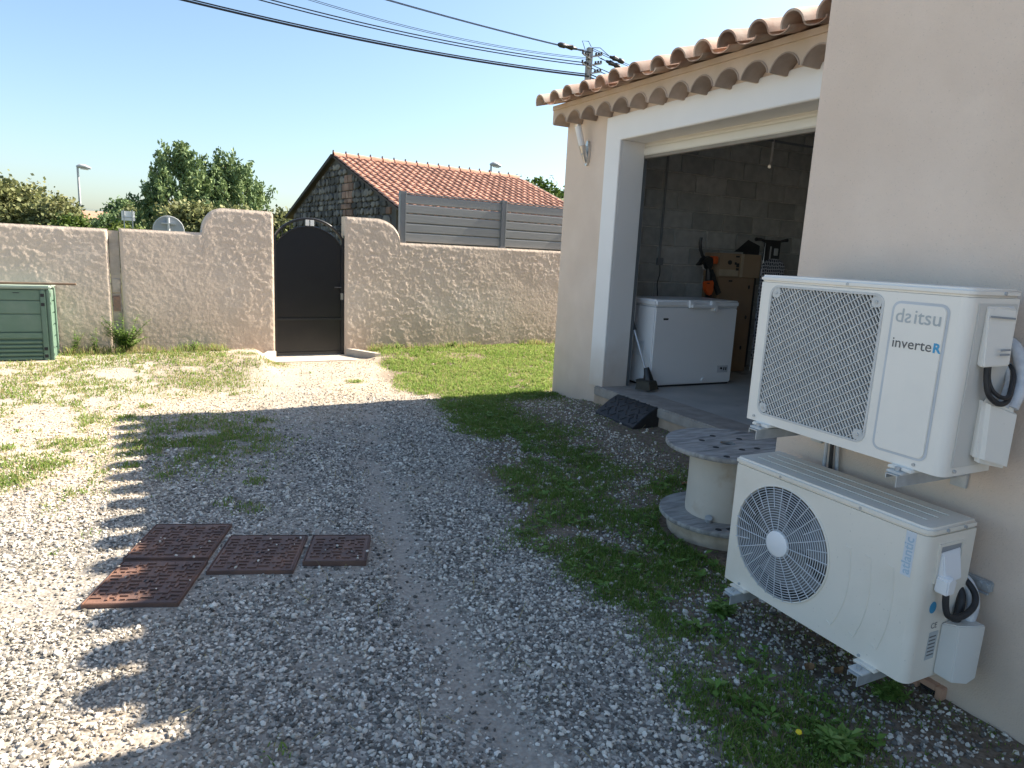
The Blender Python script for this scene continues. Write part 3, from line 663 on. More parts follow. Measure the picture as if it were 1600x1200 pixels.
for k in range(17):
    yc_ = 6.86-k*PT
    if yc_ < 2.42: break
    for j in range(4):
        dx = random.uniform(-.022, .022)
        x = 3.70+j*.36*math.cos(sl_)+dx; z = 3.178+.0155*(yc_-6.86)+j*.36*math.sin(sl_)+j*.004
        link('roof_tile', cov_me, rf, (x, yc_+random.uniform(-.008, .008), z+.012), rot=(random.uniform(-.06, .06), -sl_+.03+random.uniform(-.02, .02), random.uniform(-.045, .045)))
        if k < 16: link('pan_tile', pan_me, rf, (x+.045, yc_-PT/2, z+.030), rot=(0, -sl_+.03, 0))
# roller door
rd = ob('roller_door', MB().box((4.415, DY0-.02, 2.62), (4.44, 6.04, 3.05)), M_door, hs, smooth=0, label='raised cream roller door')
for z0, z1 in ((2.645, 2.715), (2.72, 2.745), (2.75, 2.80)): ob('slat', MB().box((4.402, DY0-.02, z0), (4.4148, 5.985, z1)), M_door, rd, bevel=.005)
ob('bottom_bar', MB().box((4.405, DY0-.02, 2.61), (4.45, 5.985, 2.64)), mat('door_seal', (.30,.27,.23), .6), rd, bevel=.004)
ob('guide_rail', MB().box((4.412, 5.93, .255), (4.47, 5.965, 2.65)), M_fpost, rd, bevel=.004)
ob('guide_rail', MB().box((4.473, 5.975, .255), (4.51, 6.0, 2.65)), M_alu, rd, bevel=.004)
# air brick low on the side wall
vb = MB(); vy0, vy1, vz0, vz1 = 1.325, 1.445, -.06, .05
for a, b in (((vy0, vz0), (vy0+.025, vz1)), ((vy1-.025, vz0), (vy1, vz1)), ((vy0+.025, vz1-.022), (vy1-.025, vz1))): vb.box((HX-.035, a[0], a[1]), (HX+.01, b[0], b[1]))
v_ = ob('air_vent', vb, M_terr, hs, bevel=.003, label='terracotta air vent frame low on the wall')
ob('opening', MB().box((HX-.012, vy0+.024, vz0), (HX+.004, vy1-.024, vz1-.02)), M_dark, v_)

# wall lamp
wlmp = thing('wall_lamp', 'slanted tubular wall lamp of white opal and stainless steel beside the garage door', 'lamp', (4.11, 6.5, 2.57))
p0, p1, p2 = Vector((4.105, 6.5, 2.575)), Vector((4.035, 6.51, 2.765)), Vector((3.975, 6.52, 2.955))
t_ = (p2-p0).normalized()
ob('base', MB().tube([p0+t_*0, p0+t_*.05, p1], [.008, .028, .036], 20), M_steel, wlmp)
ob('wall_plate', MB().prism([(6.50+.038*math.cos(q), 2.69+.13*math.sin(q)) for q in np.linspace(0, 2*math.pi, 24, endpoint=False)], YZ, 4.09, 4.1205), M_steel, wlmp)
ob('arm', MB().bar((4.10, 6.505, 2.70), (4.05, 6.505, 2.72), .03, .10), M_steel, wlmp)
ob('shade', MB().tube([p1+t_*.001, p2], .035, 20), M_opal, wlmp)
ob('cap', MB().tube([p2, p2+t_*.018], .0365, 20), M_steel, wlmp)

# ------------------------------------------------------------------ inside the garage
FZ = .2535
fz = thing('chest_freezer', 'white chest freezer with a bar handle against the garage block wall', 'freezer', (5.2, 6.05, FZ))
ob('body', MB().box((4.62, 5.775, FZ+.02), (5.78, 6.36, 1.115)), M_freez, fz, bevel=.012)
ob('plinth', MB().box((4.64, 5.79, FZ), (5.76, 6.34, FZ+.02)), M_black, fz)
ob('seal', MB().box((4.628, 5.783, 1.115), (5.772, 6.352, 1.127)), M_freezt, fz)
ld = ob('lid', MB().box((4.612, 5.762, 1.127), (5.788, 6.37, 1.20)), M_freez, fz, bevel=.018, seg=3)
hd = MB()
ob('handle', MB().bar((5.06, 5.722, 1.138), (5.42, 5.722, 1.138), .028, .030), M_freez, ld, bevel=.006)
for x in (5.075, 5.375): ob('handle_bracket', MB().prism([(x-.03, 1.12), (x+.055, 1.125), (x+.02, 1.19), (x-.03, 1.20)], XZ, 5.728, 5.763), M_freez, ld, bevel=.004)
ob('lock', MB().tube([(5.40, 5.705, 1.11), (5.40, 5.775, 1.11)], .024, 16), M_freez, fz)
ob('badge', MB().box((4.735, 5.772, .985), (4.80, 5.7755, 1.005)), M_ink, fz)
pn = ob('control_panel', MB().box((5.56, 5.770, .39), (5.72, 5.7755, .47)), M_freezt, fz, bevel=.002)
ob('dial', MB().tube([(5.615, 5.76, .44), (5.615, 5.772, .44)], .013, 14), M_ink, pn)
for x in (5.66, 5.69): ob('indicator', MB().box((x-.008, 5.768, .415), (x+.008, 5.7705, .45)), M_ink, pn)
ob('drain_plug', MB().tube([(5.365, 5.76, .315), (5.365, 5.778, .315)], .024, 16), M_freez, fz)
ob('side_label', MB().box((4.616, 5.92, .58), (4.6205, 6.03, .74)), M_stick, fz)
ob('power_cord', MB().cord([(5.79, 6.3, .7), (5.86, 6.1, .62), (5.90, 5.98, .45), (5.91, 5.95, .30), (5.87, 5.95, .275), (5.82, 5.97, .33), (5.80, 6.05, .36)], .009, 6), M_plate, fz)
# grass trimmer leaning at the door jamb
tr = thing('grass_trimmer', 'grass trimmer with silver shaft leaning between door jamb and freezer, head down', 'trimmer', (4.5, 5.75, FZ))
ob('shaft', MB().tube([(4.55, 5.72, .37), (4.52, 5.86, .66), (4.48, 6.02, 1.0), (4.46, 6.1, 1.15)], .013, 8), M_alu, tr)
ob('grip', MB().tube([(4.50, 5.95, .86), (4.478, 6.03, 1.02), (4.45, 6.14, 1.22)], .024, 8), M_black, tr)
ob('motor', MB().tube([(4.462, 6.09, 1.13), (4.452, 6.14, 1.23)], .04, 10), M_orange, tr)
mb = MB().tube([(4.555, 5.70, .285), (4.552, 5.705, .34), (4.548, 5.725, .42), (4.545, 5.75, .48)], [.055, .06, .04, .028], 12)
ob('head', mb, M_black, tr)
M_olive = mat('muddy_guard', (.075,.068,.05), .8, (.05,.046,.035), 12)
ob('guard', MB().prism([(4.36, 5.66), (4.46, 5.58), (4.60, 5.63), (4.585, 5.78), (4.50, 5.80), (4.42, 5.76)], XY, .345, .36), M_olive, tr, bevel=.004)
ob('guard_skirt', MB().add([(4.36,5.66,.352),(4.46,5.58,.352),(4.60,5.63,.352),(4.61,5.60,.275),(4.45,5.545,.275),(4.335,5.64,.28)], [(0,1,4,5),(1,2,3,4)]), M_olive, tr)
ob('spool', MB().lathe([(0,0),(.05,0),(.052,.025),(.03,.035),(0,.035)], (4.555, 5.70, FZ+.001), 16), M_black, tr)
# second trimmer: tall black one behind the freezer with an orange guard
t2 = thing('hedge_trimmer', 'black long garden tool with curved handle and orange shield behind the freezer', 'garden tool', (5.98, 6.47, FZ))
ob('handle', MB().tube([(5.745, 6.45, 1.90), (5.735, 6.45, 1.84), (5.75, 6.45, 1.76), (5.79, 6.45, 1.69), (5.83, 6.45, 1.655)], .019, 8), M_black, t2)
ob('housing', MB().prism([(5.71, 1.585), (5.75, 1.60), (5.79, 1.665), (5.85, 1.69), (5.94, 1.67), (5.95, 1.60), (5.92, 1.53), (5.86, 1.53), (5.80, 1.60), (5.74, 1.565)], XZ, 6.41, 6.49), M_black, t2, bevel=.012)
ob('battery', MB().box((5.93, 6.40, 1.60), (6.01, 6.49, 1.69)), M_orange, t2, bevel=.012)
ob('shaft', MB().tube([(5.90, 6.45, 1.55), (5.93, 6.45, 1.38), (6.03, 6.5, .9), (6.10, 6.55, FZ)], [.03, .045, .035, .03], 8), M_black, t2)
ob('strap', MB().bar((5.93, 6.44, 1.52), (6.10, 6.44, 1.24), .03, .06), M_black, t2)
ob('shield', MB().prism([(5.80, 1.385), (5.95, 1.40), (5.955, 1.27), (5.925, 1.215), (5.86, 1.235), (5.815, 1.30)], XZ, 6.37, 6.43), M_orange, t2, bevel=.014)
ob('shield_slot', MB().box((5.83, 6.365, 1.36), (5.87, 6.371, 1.372)), M_black, t2)
ob('trigger', MB().tube([(5.80, 6.45, 1.59), (5.815, 6.44, 1.54), (5.85, 6.44, 1.52)], .009, 6), M_alu, t2)
# boxes
cb = thing('cardboard_box', 'tall plain brown cardboard box standing on the floor beside the freezer', 'box', (6.38, 6.58, FZ))
ob('carton', MB().box((6.08, 6.45, FZ), (6.68, 6.72, 1.445)), M_card, cb, bevel=.004)
for z_, x_ in ((1.33, 6.60), (.95, 6.60), (.56, 6.57)): ob('hand_hole', MB().prism([(x_+.016*math.cos(q), z_+.026*math.sin(q)) for q in np.linspace(0, 6.283, 10, endpoint=False)], XZ, 6.446, 6.4505), M_ink, cb)
ob('mark', MB().box((6.25, 6.4475, 1.39), (6.31, 6.4498, 1.41)), M_ink, cb)
c2 = thing('printed_carton', 'printed cardboard box with packing tape on top of the tall brown box', 'box', (6.4, 6.55, 1.447))
ob('carton', MB().box((6.05, 6.43, 1.447), (6.74, 6.70, 1.735)), M_card2, c2, bevel=.004)
ob('tape', MB().box((6.40, 6.426, 1.45), (6.445, 6.4305, 1.736)), M_tape, c2)
ob('tape', MB().box((6.06, 6.427, 1.462), (6.37, 6.4298, 1.54)), M_tape, c2)
ob('print', MB().prism([(6.22+.035*math.cos(q), 1.625+.028*math.sin(q)) for q in np.linspace(0, 6.283, 14, endpoint=False)], XZ, 6.427, 6.4298), M_ink, c2)
for x0, z0, w, h in ((6.31, 1.69, .06, .02), (6.30, 1.60, .03, .03), (6.33, 1.57, .045, .05), (6.33, 1.53, .045, .03)): ob('print', MB().box((x0, 6.427, z0), (x0+w, 6.4298, z0+h)), M_ink, c2)
bd = ob('charcoal_panel', MB().prism([(6.72, FZ), (7.0, FZ), (7.0, 1.86), (6.78, 1.93), (6.56, 1.765), (6.72, 1.765)], XZ, 6.725, 6.734), M_dkpan, None, bevel=.004)
tag(bd, 'dark charcoal board leaning on the block wall behind the cardboard boxes', 'board')
ib = thing('ironing_board', 'folded ironing board with patterned cover and black rest standing upright by the boxes', 'ironing board', (6.95, 6.42, FZ))
m_, ns, L, B = newmat('patterned_cloth'); P = N(ns, 'ShaderNodeNewGeometry').outputs['Position']
mp = N(ns, 'ShaderNodeMapping'); mp.inputs['Scale'].default_value = (30, .01, 24); L.new(P, mp.inputs[0]); vr = N(ns, 'ShaderNodeTexVoronoi', feature='DISTANCE_TO_EDGE'); vr.inputs['Scale'].default_value = 1; vr.inputs['Randomness'].default_value = .25; L.new(mp.outputs[0], vr.inputs['Vector'])
rp = ramp(ns, [(.10, (.55,.55,.57)), (.16, (.05,.055,.075))]); L.new(vr.outputs['Distance'], rp.inputs[0]); L.new(rp.outputs[0], B.inputs['Base Color']); B.inputs['Roughness'].default_value = .9
brd = [(6.75, .40), (7.15, .40)]+[(6.95+.2*math.cos(q), 1.58+.12*math.sin(q)) for q in np.linspace(0, math.pi, 12)]
ob('board', MB().prism(brd, XZ, 6.40, 6.44), m_, ib, bevel=.012)
ob('leg', MB().tube([(6.80, 6.47, FZ), (6.82, 6.47, 1.9)], .013, 8), M_alu, ib)
ob('leg', MB().tube([(7.08, 6.47, FZ), (7.06, 6.47, 1.9)], .013, 8), M_alu, ib)
ob('rest', MB().box((6.80, 6.45, 1.66), (7.08, 6.485, 1.93)), M_black, ib, bevel=.012)
ob('rest_pad', MB().box((6.96, 6.44, 1.74), (7.03, 6.4498, 1.83)), M_alu, ib, bevel=.004)
ob('rest_bar', MB().box((6.89, 6.44, 1.69), (6.905, 6.4498, 1.85)), M_alu, ib)
ob('rest_arm', MB().tube([(6.81, 6.46, 1.90), (6.72, 6.45, 1.93), (6.62, 6.44, 1.925)], [.014, .017, .024], 8), M_black, ib)
ob('rest_arm', MB().tube([(7.07, 6.46, 1.92), (7.13, 6.45, 1.935), (7.17, 6.44, 1.94)], [.014, .017, .024], 8), M_black, ib)
# conduit with switch
cd = thing('wall_conduit', 'grey vertical conduit with switch box and hanging cable on the block wall', 'conduit', (5.38, 6.73, 1.15))
ob('pipe', MB().tube([(5.365, 6.725, 1.64), (5.365, 6.725, 3.2)], .016, 10), M_pvc, cd)
ob('switch_box', MB().box((5.325, 6.69, 1.55), (5.41, 6.7355, 1.64)), M_pvc, cd, bevel=.008)
ob('cable', MB().cord([(5.38, 6.72, 1.55), (5.385, 6.715, 1.45), (5.36, 6.715, 1.33), (5.375, 6.71, 1.2), (5.38, 6.7, 1.0)], .006, 6), M_black, cd)
hk = thing('ceiling_bracket', 'hanging metal bracket under the garage ceiling', 'bracket', (5.62, 5.38, 2.6))
ob('rod', MB().tube([(5.62, 5.38, 2.64), (5.62, 5.38, 3.62)], .014, 8), M_alu, hk)
ob('foot', MB().tube([(5.62, 5.38, 2.65), (5.60, 5.36, 2.61), (5.57, 5.35, 2.60)], .018, 8), M_alu, hk)
ob('cross_bar', MB().bar((5.4, 5.38, 2.86), (6.9, 5.38, 2.86), .02, .02), M_fpost, hk)
# ------------------------------------------------------------------ rubber ramp
rp_ = thing('kerb_ramp', 'black rubber kerb ramp laid against the garage sill', 'ramp', (3.95, 5.235, .06))
zg = .062
ob('body', MB().prism([(3.79, zg), (4.09, zg), (4.09, .258), (4.05, .258), (3.95, .205), (3.86, .14), (3.79, .085)], XZ, 4.915, 5.555), M_rub, rp_, bevel=.006)
mb = MB(); prf = [(3.80, .094), (3.86, .141), (3.95, .206), (4.04, .254)]
def onramp(x): return float(np.interp(x, [3.79, 3.86, 3.95, 4.05, 4.09], [.085, .14, .205, .258, .258]))
for i in range(7):
    for j in range(5):
        x = 3.82+.055*j; y = 4.96+.085*i+(j % 2)*.04
        if y > 5.52: continue
        s_ = 1 if (i+j) % 2 else -1
        mb.bar((x, y-.022*s_, onramp(x)+.002), (x+.035, y+.022*s_, onramp(x+.035)+.002), .012, .007)
ob('tread', mb, M_rub, rp_, smooth=0)
for y in (5.05, 5.42): ob('bolt_hole', MB().bar((3.855, y, onramp(3.855)+.002), (3.885, y, onramp(3.885)+.002), .028, .006), M_dark, rp_)
# ------------------------------------------------------------------ cable reel on pale block
rb = ob('pale_stone_base', MB().lathe([(0, -.05), (.30, -.05), (.315, .03), (.315, .085), (.30, .098), (0, .098)], (2.97, 2.93, 0), 28), M_cblk, None, smooth=50)
tag(rb, 'round pale rough concrete base under the cable reel', 'concrete base')
cr = thing('cable_reel', 'weathered cable reel with grey wooden discs and cream drum beside the units', 'cable reel', (2.96, 2.92, .09))
RC = (2.96, 2.92)
def holed_disc(z0, z1, r, hr, n=48):
    mb = MB(); pr = [(hr, z0), (r-.004, z0), (r, z0+.006), (r, z1-.006), (r-.004, z1), (hr, z1), (hr, z0)]
    return mb.lathe(pr, (RC[0], RC[1], 0), n)
dt = ob('disc', holed_disc(.530, .557, .362, .045), M_wood, cr, smooth=50)
ob('hub_void', MB().lathe([(0, .539), (.0445, .539)], (RC[0], RC[1], 0), 20), M_dark, dt)
db = ob('disc', holed_disc(.10, .128, .362, .045), M_wood, cr, smooth=50)
for d_o, zt in ((dt, .557), (db, .128)):
    for q, rr in ((200, .15), (260, .14), (140, .15), (300, .17), (20, .15), (80, .16), (225, .31)):
        cx_, cy_ = RC[0]+rr*math.cos(R_(q)), RC[1]+rr*math.sin(R_(q))
        ob('bolt_hole', MB().lathe([(0, .0022), (.017, .0022), (.019, 0)], (cx_, cy_, zt), 12), M_dark, d_o)
ob('drum', MB().lathe([(.208, .129), (.211, .15), (.208, .33), (.211, .515), (.208, .529)], (RC[0], RC[1], 0), 40), M_drum, cr, smooth=60)
ob('bolt', MB().tube([(2.765, 2.81, .138), (2.755, 2.80, .16)], .022, 8), M_galv, cr)
ob('slot', MB().box((2.79, 2.665, .1285), (2.95, 2.695, .131)), M_dark, cr)
# ------------------------------------------------------------------ manhole covers
q_ = R_(-19.5)
LB = ['rusty square cast iron cover next to three others, far inner one', 'rusty square cast iron cover with a sunlit corner on the gravel', 'rusty square cast iron cover between the small cover and the pair', 'small rusty cast iron cover, smallest of the four']
LB[0] = 'rusty square cast iron cover nearest the gate, fully bordered by gravel behind'
for (cx_, cy_, w, h), lb in zip(COVERS, LB):
    z0 = .005 if w > .35 else .013
    t = thing('manhole_cover', lb, 'manhole cover', (cx_, cy_, 0), q_, 'cast iron covers set in the gravel')
    fr = MB()
    for a, b in (((-w/2, -h/2), (w/2, -h/2+.006)), ((-w/2, h/2-.006), (w/2, h/2)), ((-w/2, -h/2+.006), (-w/2+.006, h/2-.006)), ((w/2-.006, -h/2+.006), (w/2, h/2-.006))): fr.box((a[0], a[1], -.05), (b[0], b[1], z0+.013))
    ob('frame', fr, M_iron, t, bevel=.002, world=False)
    ob('plate', MB().box((-w/2+.008, -h/2+.008, -.05), (w/2-.008, h/2-.008, z0+.011)), M_iron, t, bevel=.003, world=False)
    mb = MB(); st = .0535; ni = int((w-.016)/st); nj = int((h-.016)/st)
    for i in range(ni):
        for j in range(nj):
            x = (i-(ni-1)/2)*st; y = (j-(nj-1)/2)*st; z1 = z0+.0105
            m4 = (i+2*j) % 4
            def bx(x0, y0, x1, y1): mb.box((x+x0, y+y0, z1), (x+x1, y+y1, z1+.007))
            if m4 == 0: bx(-.024,-.006,.024,.004); bx(-.005,.005,.005,.024)
            elif m4 == 1: bx(-.006,-.025,.004,.022); bx(.005,-.005,.024,.005)
            elif m4 == 2: bx(-.024,-.022,-.014,.022); bx(-.013,.012,.022,.022); bx(.002,-.022,.022,-.012)
            else: bx(-.022,-.022,.022,-.012); bx(.012,-.011,.022,.022)
    ob('tread', mb, M_iron, t, smooth=0, world=False)
    ob('lifting_slot', MB().box((-.02, -.012, z0+.0112), (.02, .012, z0+.0125)), M_dark, t, world=False)

# ------------------------------------------------------------------ outdoor units
def text_mb(body, size, fn, ext=.0006, flip=False, bold=0, spacing=1.0):
    """flat letters as a mesh; fn(x, y, t) -> 3-D"""
    cu = bpy.data.curves.new('t', 'FONT'); cu.body = body; cu.size = size; cu.resolution_u = 3; cu.offset = bold; cu.space_character = spacing
    o = bpy.data.objects.new('t', cu); COL.objects.link(o); me = bpy.data.meshes.new_from_object(o)
    w = max((v.co.x for v in me.vertices), default=0)
    mb = MB(); mb.add([fn((w-v.co.x if flip else v.co.x), v.co.y, ext) for v in me.vertices], [tuple(p.vertices) for p in me.polygons])
    bpy.data.objects.remove(o); bpy.data.curves.remove(cu); bpy.data.meshes.remove(me)
    return mb, w
def clip_line(px, py, dx, dy, u0, v0, u1, v1):
    t0, t1 = -1e9, 1e9
    for p, d, a, b in ((px, dx, u0, u1), (py, dy, v0, v1)):
        if abs(d) < 1e-9:
            if p < a or p > b: return None
        else:
            s, e = (a-p)/d, (b-p)/d
            if s > e: s, e = e, s
            t0, t1 = max(t0, s), min(t1, e)
    return (t0, t1) if t1-t0 > .004 else None
def unit(label, a, y1, z1, W, H, D, hole, mcase, lidh, lidover):
    t = thing('outdoor_unit', label, 'air conditioner', (a+D/2, y1-W/2, z1))
    P = lambda u, v, w: (a+w, y1-u, z1+v)
    rl, rr, n = .018, .034, 6
    prof = [(0, D), (0, rl)]+[(rl-rl*math.cos(k*math.pi/2/n), rl-rl*math.sin(k*math.pi/2/n)) for k in range(1, n+1)]
    prof += [(W-rr+rr*math.sin(k*math.pi/2/n), rr-rr*math.cos(k*math.pi/2/n)) for k in range(0, n+1)]+[(W, D)]
    hb = H-lidh
    mb = MB(); m = len(prof)
    V = [P(u, 0, w) for u, w in prof]+[P(u, hb, w) for u, w in prof]
    fi = n+1     # index of the end of the left round = start of the flat front
    F = [(i, i+1, m+i+1, m+i) for i in range(m-1) if i != fi]+[(m-1, 0, m, 2*m-1), tuple(range(m)), tuple(range(m, 2*m))]
    mb.add(V, F)
    # flat front with its opening
    u0, u1 = rl, W-rr; cu, cv = hole['c']
    angs = sorted(set([k*2*math.pi/96 for k in range(96)]+[math.atan2(v-cv, u-cu) % (2*math.pi) for u in (u0, u1) for v in (0, hb)]))
    inner, outer = [], []
    for q in angs:
        dx, dy = math.cos(q), math.sin(q)
        inner.append(hole['f'](q)); tt = clip_line(cu, cv, dx, dy, u0, 0, u1, hb)[1]; outer.append((cu+dx*tt, cv+dy*tt))
    k = len(angs); V = [P(u, v, 0) for u, v in inner]+[P(u, v, 0) for u, v in outer]+[P(u, v, .012) for u, v in inner]+[P(cu+(u-cu)*.985, cv+(v-cv)*.985, .15) for u, v in inner]
    F = []
    for i in range(k):
        j = (i+1) % k; F += [(i, j, k+j, k+i), (i, j, 2*k+j, 2*k+i)]
    mb.add(V, F); cas = ob('casing', mb, mcase, t, smooth=35)
    # shroud behind the opening
    mb = MB(); V = [P(cu+(u-cu)*.985, cv+(v-cv)*.985, .012) for u, v in inner]+[P(cu+(u-cu)*.985, cv+(v-cv)*.985, .15) for u, v in inner]
    mb.add(V, [(i, (i+1) % k, k+(i+1) % k, k+i) for i in range(k)]+[tuple(range(k, 2*k))]); ob('shroud', mb, M_fin, t, smooth=0)
    # lid
    s = lidover; pl = [(u if 0 < u < W else (u-s if u == 0 else u+s), w) for u, w in prof]
    cx_ = W/2; pl = [(cx_+(u-cx_)*(1+2*s/W), -s+w*(D+s)/D) for u, w in prof]
    lid = ob('lid', MB().prism(pl, lambda p, q, tt: P(p, tt, q), hb+.001, H), mcase, t, bevel=.009, seg=3, smooth=50)
    # fan
    fan = ob('fan', MB().tube([P(cu, cv, .06), P(cu, cv, .12)], .05, 20), M_fan, t)
    R = hole['r']*.93
    for b in range(3):
        mb = MB(); V = []; nn = 8
        for i in range(nn+1):
            rr_ = .045+(R-.045)*i/nn
            for jj in range(5):
                q = b*2.094+.35+(jj/4-.5)*(1.15+.35*i/nn)+.25*i/nn
                V.append(P(cu+rr_*math.cos(q), cv+rr_*math.sin(q), .06+.06*jj/4))
        mb.add(V, [(i*5+j, i*5+j+1, i*5+5+j+1, i*5+5+j) for i in range(nn) for j in range(4)]); ob('blade', mb, M_fan, fan)
    return t, P, cas, lid
# upper unit
Wd, Hd, Dd = .868, .622, .268
u0, v0, u1, v1 = .066, .040, .572, .578
rp2 = rrect(u0, v0, u1, v1, .035)
def hole_rect(q):
    cu, cv = (u0+u1)/2, (v0+v1)/2; dx, dy = math.cos(q), math.sin(q)
    best = 9
    for i in range(len(rp2)):
        (ax, ay), (bx_, by) = rp2[i], rp2[(i+1) % len(rp2)]
        ex, ey = bx_-ax, by-ay; den = dx*ey-dy*ex
        if abs(den) < 1e-12: continue
        t = ((ax-cu)*ey-(ay-cv)*ex)/den; s = ((ax-cu)*dy-(ay-cv)*dx)/den
        if t > 0 and -1e-6 <= s <= 1+1e-6: best = min(best, t)
    return (cu+dx*best, cv+dy*best)
ua, P, cas, lid = unit('white outdoor air conditioning unit with square slanted-wire grille, mounted above the other', 2.262, 2.148, .943, Wd, Hd, Dd,
                       dict(c=((u0+u1)/2, (v0+v1)/2), f=hole_rect, r=.245), M_ac, .030, .003)
mb = MB(); th = R_(-57); dx, dy = math.cos(th), math.sin(th); nxn, nyn = -dy, dx
cu, cv = (u0+u1)/2, (v0+v1)/2
for k in range(-30, 31):
    px, py = cu+nxn*k*.0128, cv+nyn*k*.0128; c = clip_line(px, py, dx, dy, u0+.004, v0+.004, u1-.004, v1-.004)
    if c: mb.bar(P(px+dx*c[0], py+dy*c[0], .006), P(px+dx*c[1], py+dy*c[1], .006), .0085, .0050, up=Vector((0, -nxn, nyn)))
gr_ = ob('grille', mb, M_wire, ua, smooth=0)
mb = MB(); th = R_(33); dx, dy = math.cos(th), math.sin(th); nxn, nyn = -dy, dx
for k in range(-12, 13):
    px, py = cu+nxn*(k*.030+.01), cv+nyn*(k*.030+.01); c = clip_line(px, py, dx, dy, u0+.004, v0+.004, u1-.004, v1-.004)
    if c: mb.bar(P(px+dx*c[0], py+dy*c[0], .0018), P(px+dx*c[1], py+dy*c[1], .0018), .004, .0030, up=Vector((0, -nxn, nyn)))
ob('cross_wire', mb, M_wire, gr_, smooth=0)
o1 = rrect(u0-.005, v0-.005, u1+.005, v1+.005, .040); i1 = rrect(u0+.004, v0+.004, u1-.004, v1-.004, .033); kk = len(o1)
ob('grille_rim', MB().add([P(u, v, -.0025) for u, v in o1]+[P(u, v, -.0025) for u, v in i1]+[P(u, v, .004) for u, v in o1]+[P(u, v, .006) for u, v in i1],
   [(i, (i+1) % kk, kk+(i+1) % kk, kk+i) for i in range(kk)]+[(i, (i+1) % kk, 2*kk+(i+1) % kk, 2*kk+i) for i in range(kk)]+[(kk+i, kk+(i+1) % kk, 3*kk+(i+1) % kk, 3*kk+i) for i in range(kk)]), M_wire, gr_, smooth=40)
for uu, vv in ((u0+.026, v0+.026), (u1-.026, v0+.026), (u0+.026, v1-.026), (u1-.026, v1-.026)):
    ob('grille_tab', MB().prism(rrect(uu-.019, vv-.019, uu+.019, vv+.019, .010, 3), lambda p, q, t: P(p, q, t), -.001, .004), M_wire, gr_)
    ob('screw', MB().tube([P(uu, vv, -.004), P(uu, vv, 0)], .006, 8), M_galv, gr_)
# raised service panel with groove round it
pu0, pv0, pu1, pv1 = .618, .042, .800, .555
oo = rrect(pu0-.009, pv0-.009, pu1+.009, pv1+.009, .03); ii_ = rrect(pu0, pv0, pu1, pv1, .022); kk = len(oo)
pg = ob('service_panel', MB().prism(ii_, lambda p, q, t: P(p, q, t), -.0045, .0), M_ac, ua, bevel=.002)
ob('panel_groove', MB().add([P(u, v, -.0012) for u, v in oo]+[P(u, v, -.0012) for u, v in ii_], [(i, (i+1) % kk, kk+(i+1) % kk, kk+i) for i in range(kk)]), M_acp, pg, smooth=0)
# lettering
fnP = lambda us, vs_: (lambda x, y, e: P(us+x, vs_+y, -.0048-e))
LW = MB(); cur = pu0+.008
for body, flip in (('d', False), ('s', True), ('itsu', False)):
    m1, w = text_mb(body, .068, fnP(cur, .492), flip=flip, bold=.0004); LW.add(m1.v, m1.f); cur += w+(.006 if body != 'd' else .005)
LW_w = cur
ob('lettering', LW, M_lgrey, ua, smooth=0)
m1, w = text_mb('inverte', .050, fnP(pu0+.010, .405), bold=.0002); ob('lettering', m1, M_grey, ua, smooth=0)
m2, w2 = text_mb('R', .043, fnP(pu0+.012+w+.002, .405), bold=.0015); ob('lettering', m2, M_blue, ua, smooth=0)
for uu, vv in ((.42, .608), (.05, .02), (.77, .017)): ob('screw', MB().tube([P(uu, vv, -.0045), P(uu, vv, .002)], .006, 8), M_galv, ua)
# side face details (towards the camera): S(w, v, out)
S = lambda w, v, o: P(Wd+o, v, w)
def sidebox(name, w0, v0_, w1, v1_, o0, o1, m, parent, bevel=.003, **k):
    return ob(name, MB().prism([(w0, v0_), (w1, v0_), (w1, v1_), (w0, v1_)], lambda p, q, t: S(p, q, t), o0, o1), m, parent, bevel=bevel, **k)
sp = sidebox('side_panel', .040, .03, .255, .575, -.001, .004, M_acside, ua, bevel=.002)
wc = ob('wiring_cover', MB().add([S(.075, .375, .004), S(.205, .375, .004), S(.235, .57, .004), S(.075, .57, .004), S(.070, .372, .030), S(.170, .380, .055), S(.200, .56, .030), S(.078, .565, .012)],
        [(0,1,2,3), (4,5,6,7), (0,1,5,4), (1,2,6,5), (2,3,7,6), (3,0,4,7)]), M_ac, ua, bevel=.006)
for z_ in (.415, .430): ob('cover_rib', MB().bar(S(.115, z_, .050), S(.155, z_+.002, .055), .004, .006), M_acg, wc)
ob('cover_lip', MB().bar(S(.08, .535, .022), S(.185, .530, .038), .004, .006), M_acg, wc)
vc = ob('valve_cover', MB().add([S(.118, .055, .004), S(.265, .05, .004), S(.265, .255, .004), S(.118, .275, .004), S(.125, .052, .045), S(.245, .02, .075), S(.250, .225, .075), S(.128, .268, .030)],
        [(0,1,2,3), (4,5,6,7), (0,1,5,4), (1,2,6,5), (2,3,7,6), (3,0,4,7)]), M_ac, ua, bevel=.016, seg=4)
for z_ in (.165, .18): ob('cover_rib', MB().bar(S(.252, z_, .06), S(.258, z_, .03), .006, .005), M_acg, vc)
ob('cable', MB().cord([S(.105, .40, .022), S(.105, .34, .026), S(.115, .285, .036), S(.15, .255, .05), S(.19, .26, .055), S(.225, .30, .045), S(.265, .345, .02), S(.30, .36, -.04)], .009, 10), M_rub, ua)
ob('cable', MB().cord([S(.115, .40, .022), S(.118, .335, .026), S(.13, .295, .04), S(.16, .275, .055), S(.19, .28, .058), S(.222, .315, .045), S(.268, .36, .015), S(.31, .38, -.05)], .007, 10), M_rub, ua)
ob('insulated_pipe', MB().cord([S(.235, .235, .050), S(.262, .29, .050), S(.285, .34, .040), S(.296, .40, .015), S(.30, .44, -.02), S(.30, .46, -.09)], .021, 12), M_ins, ua)
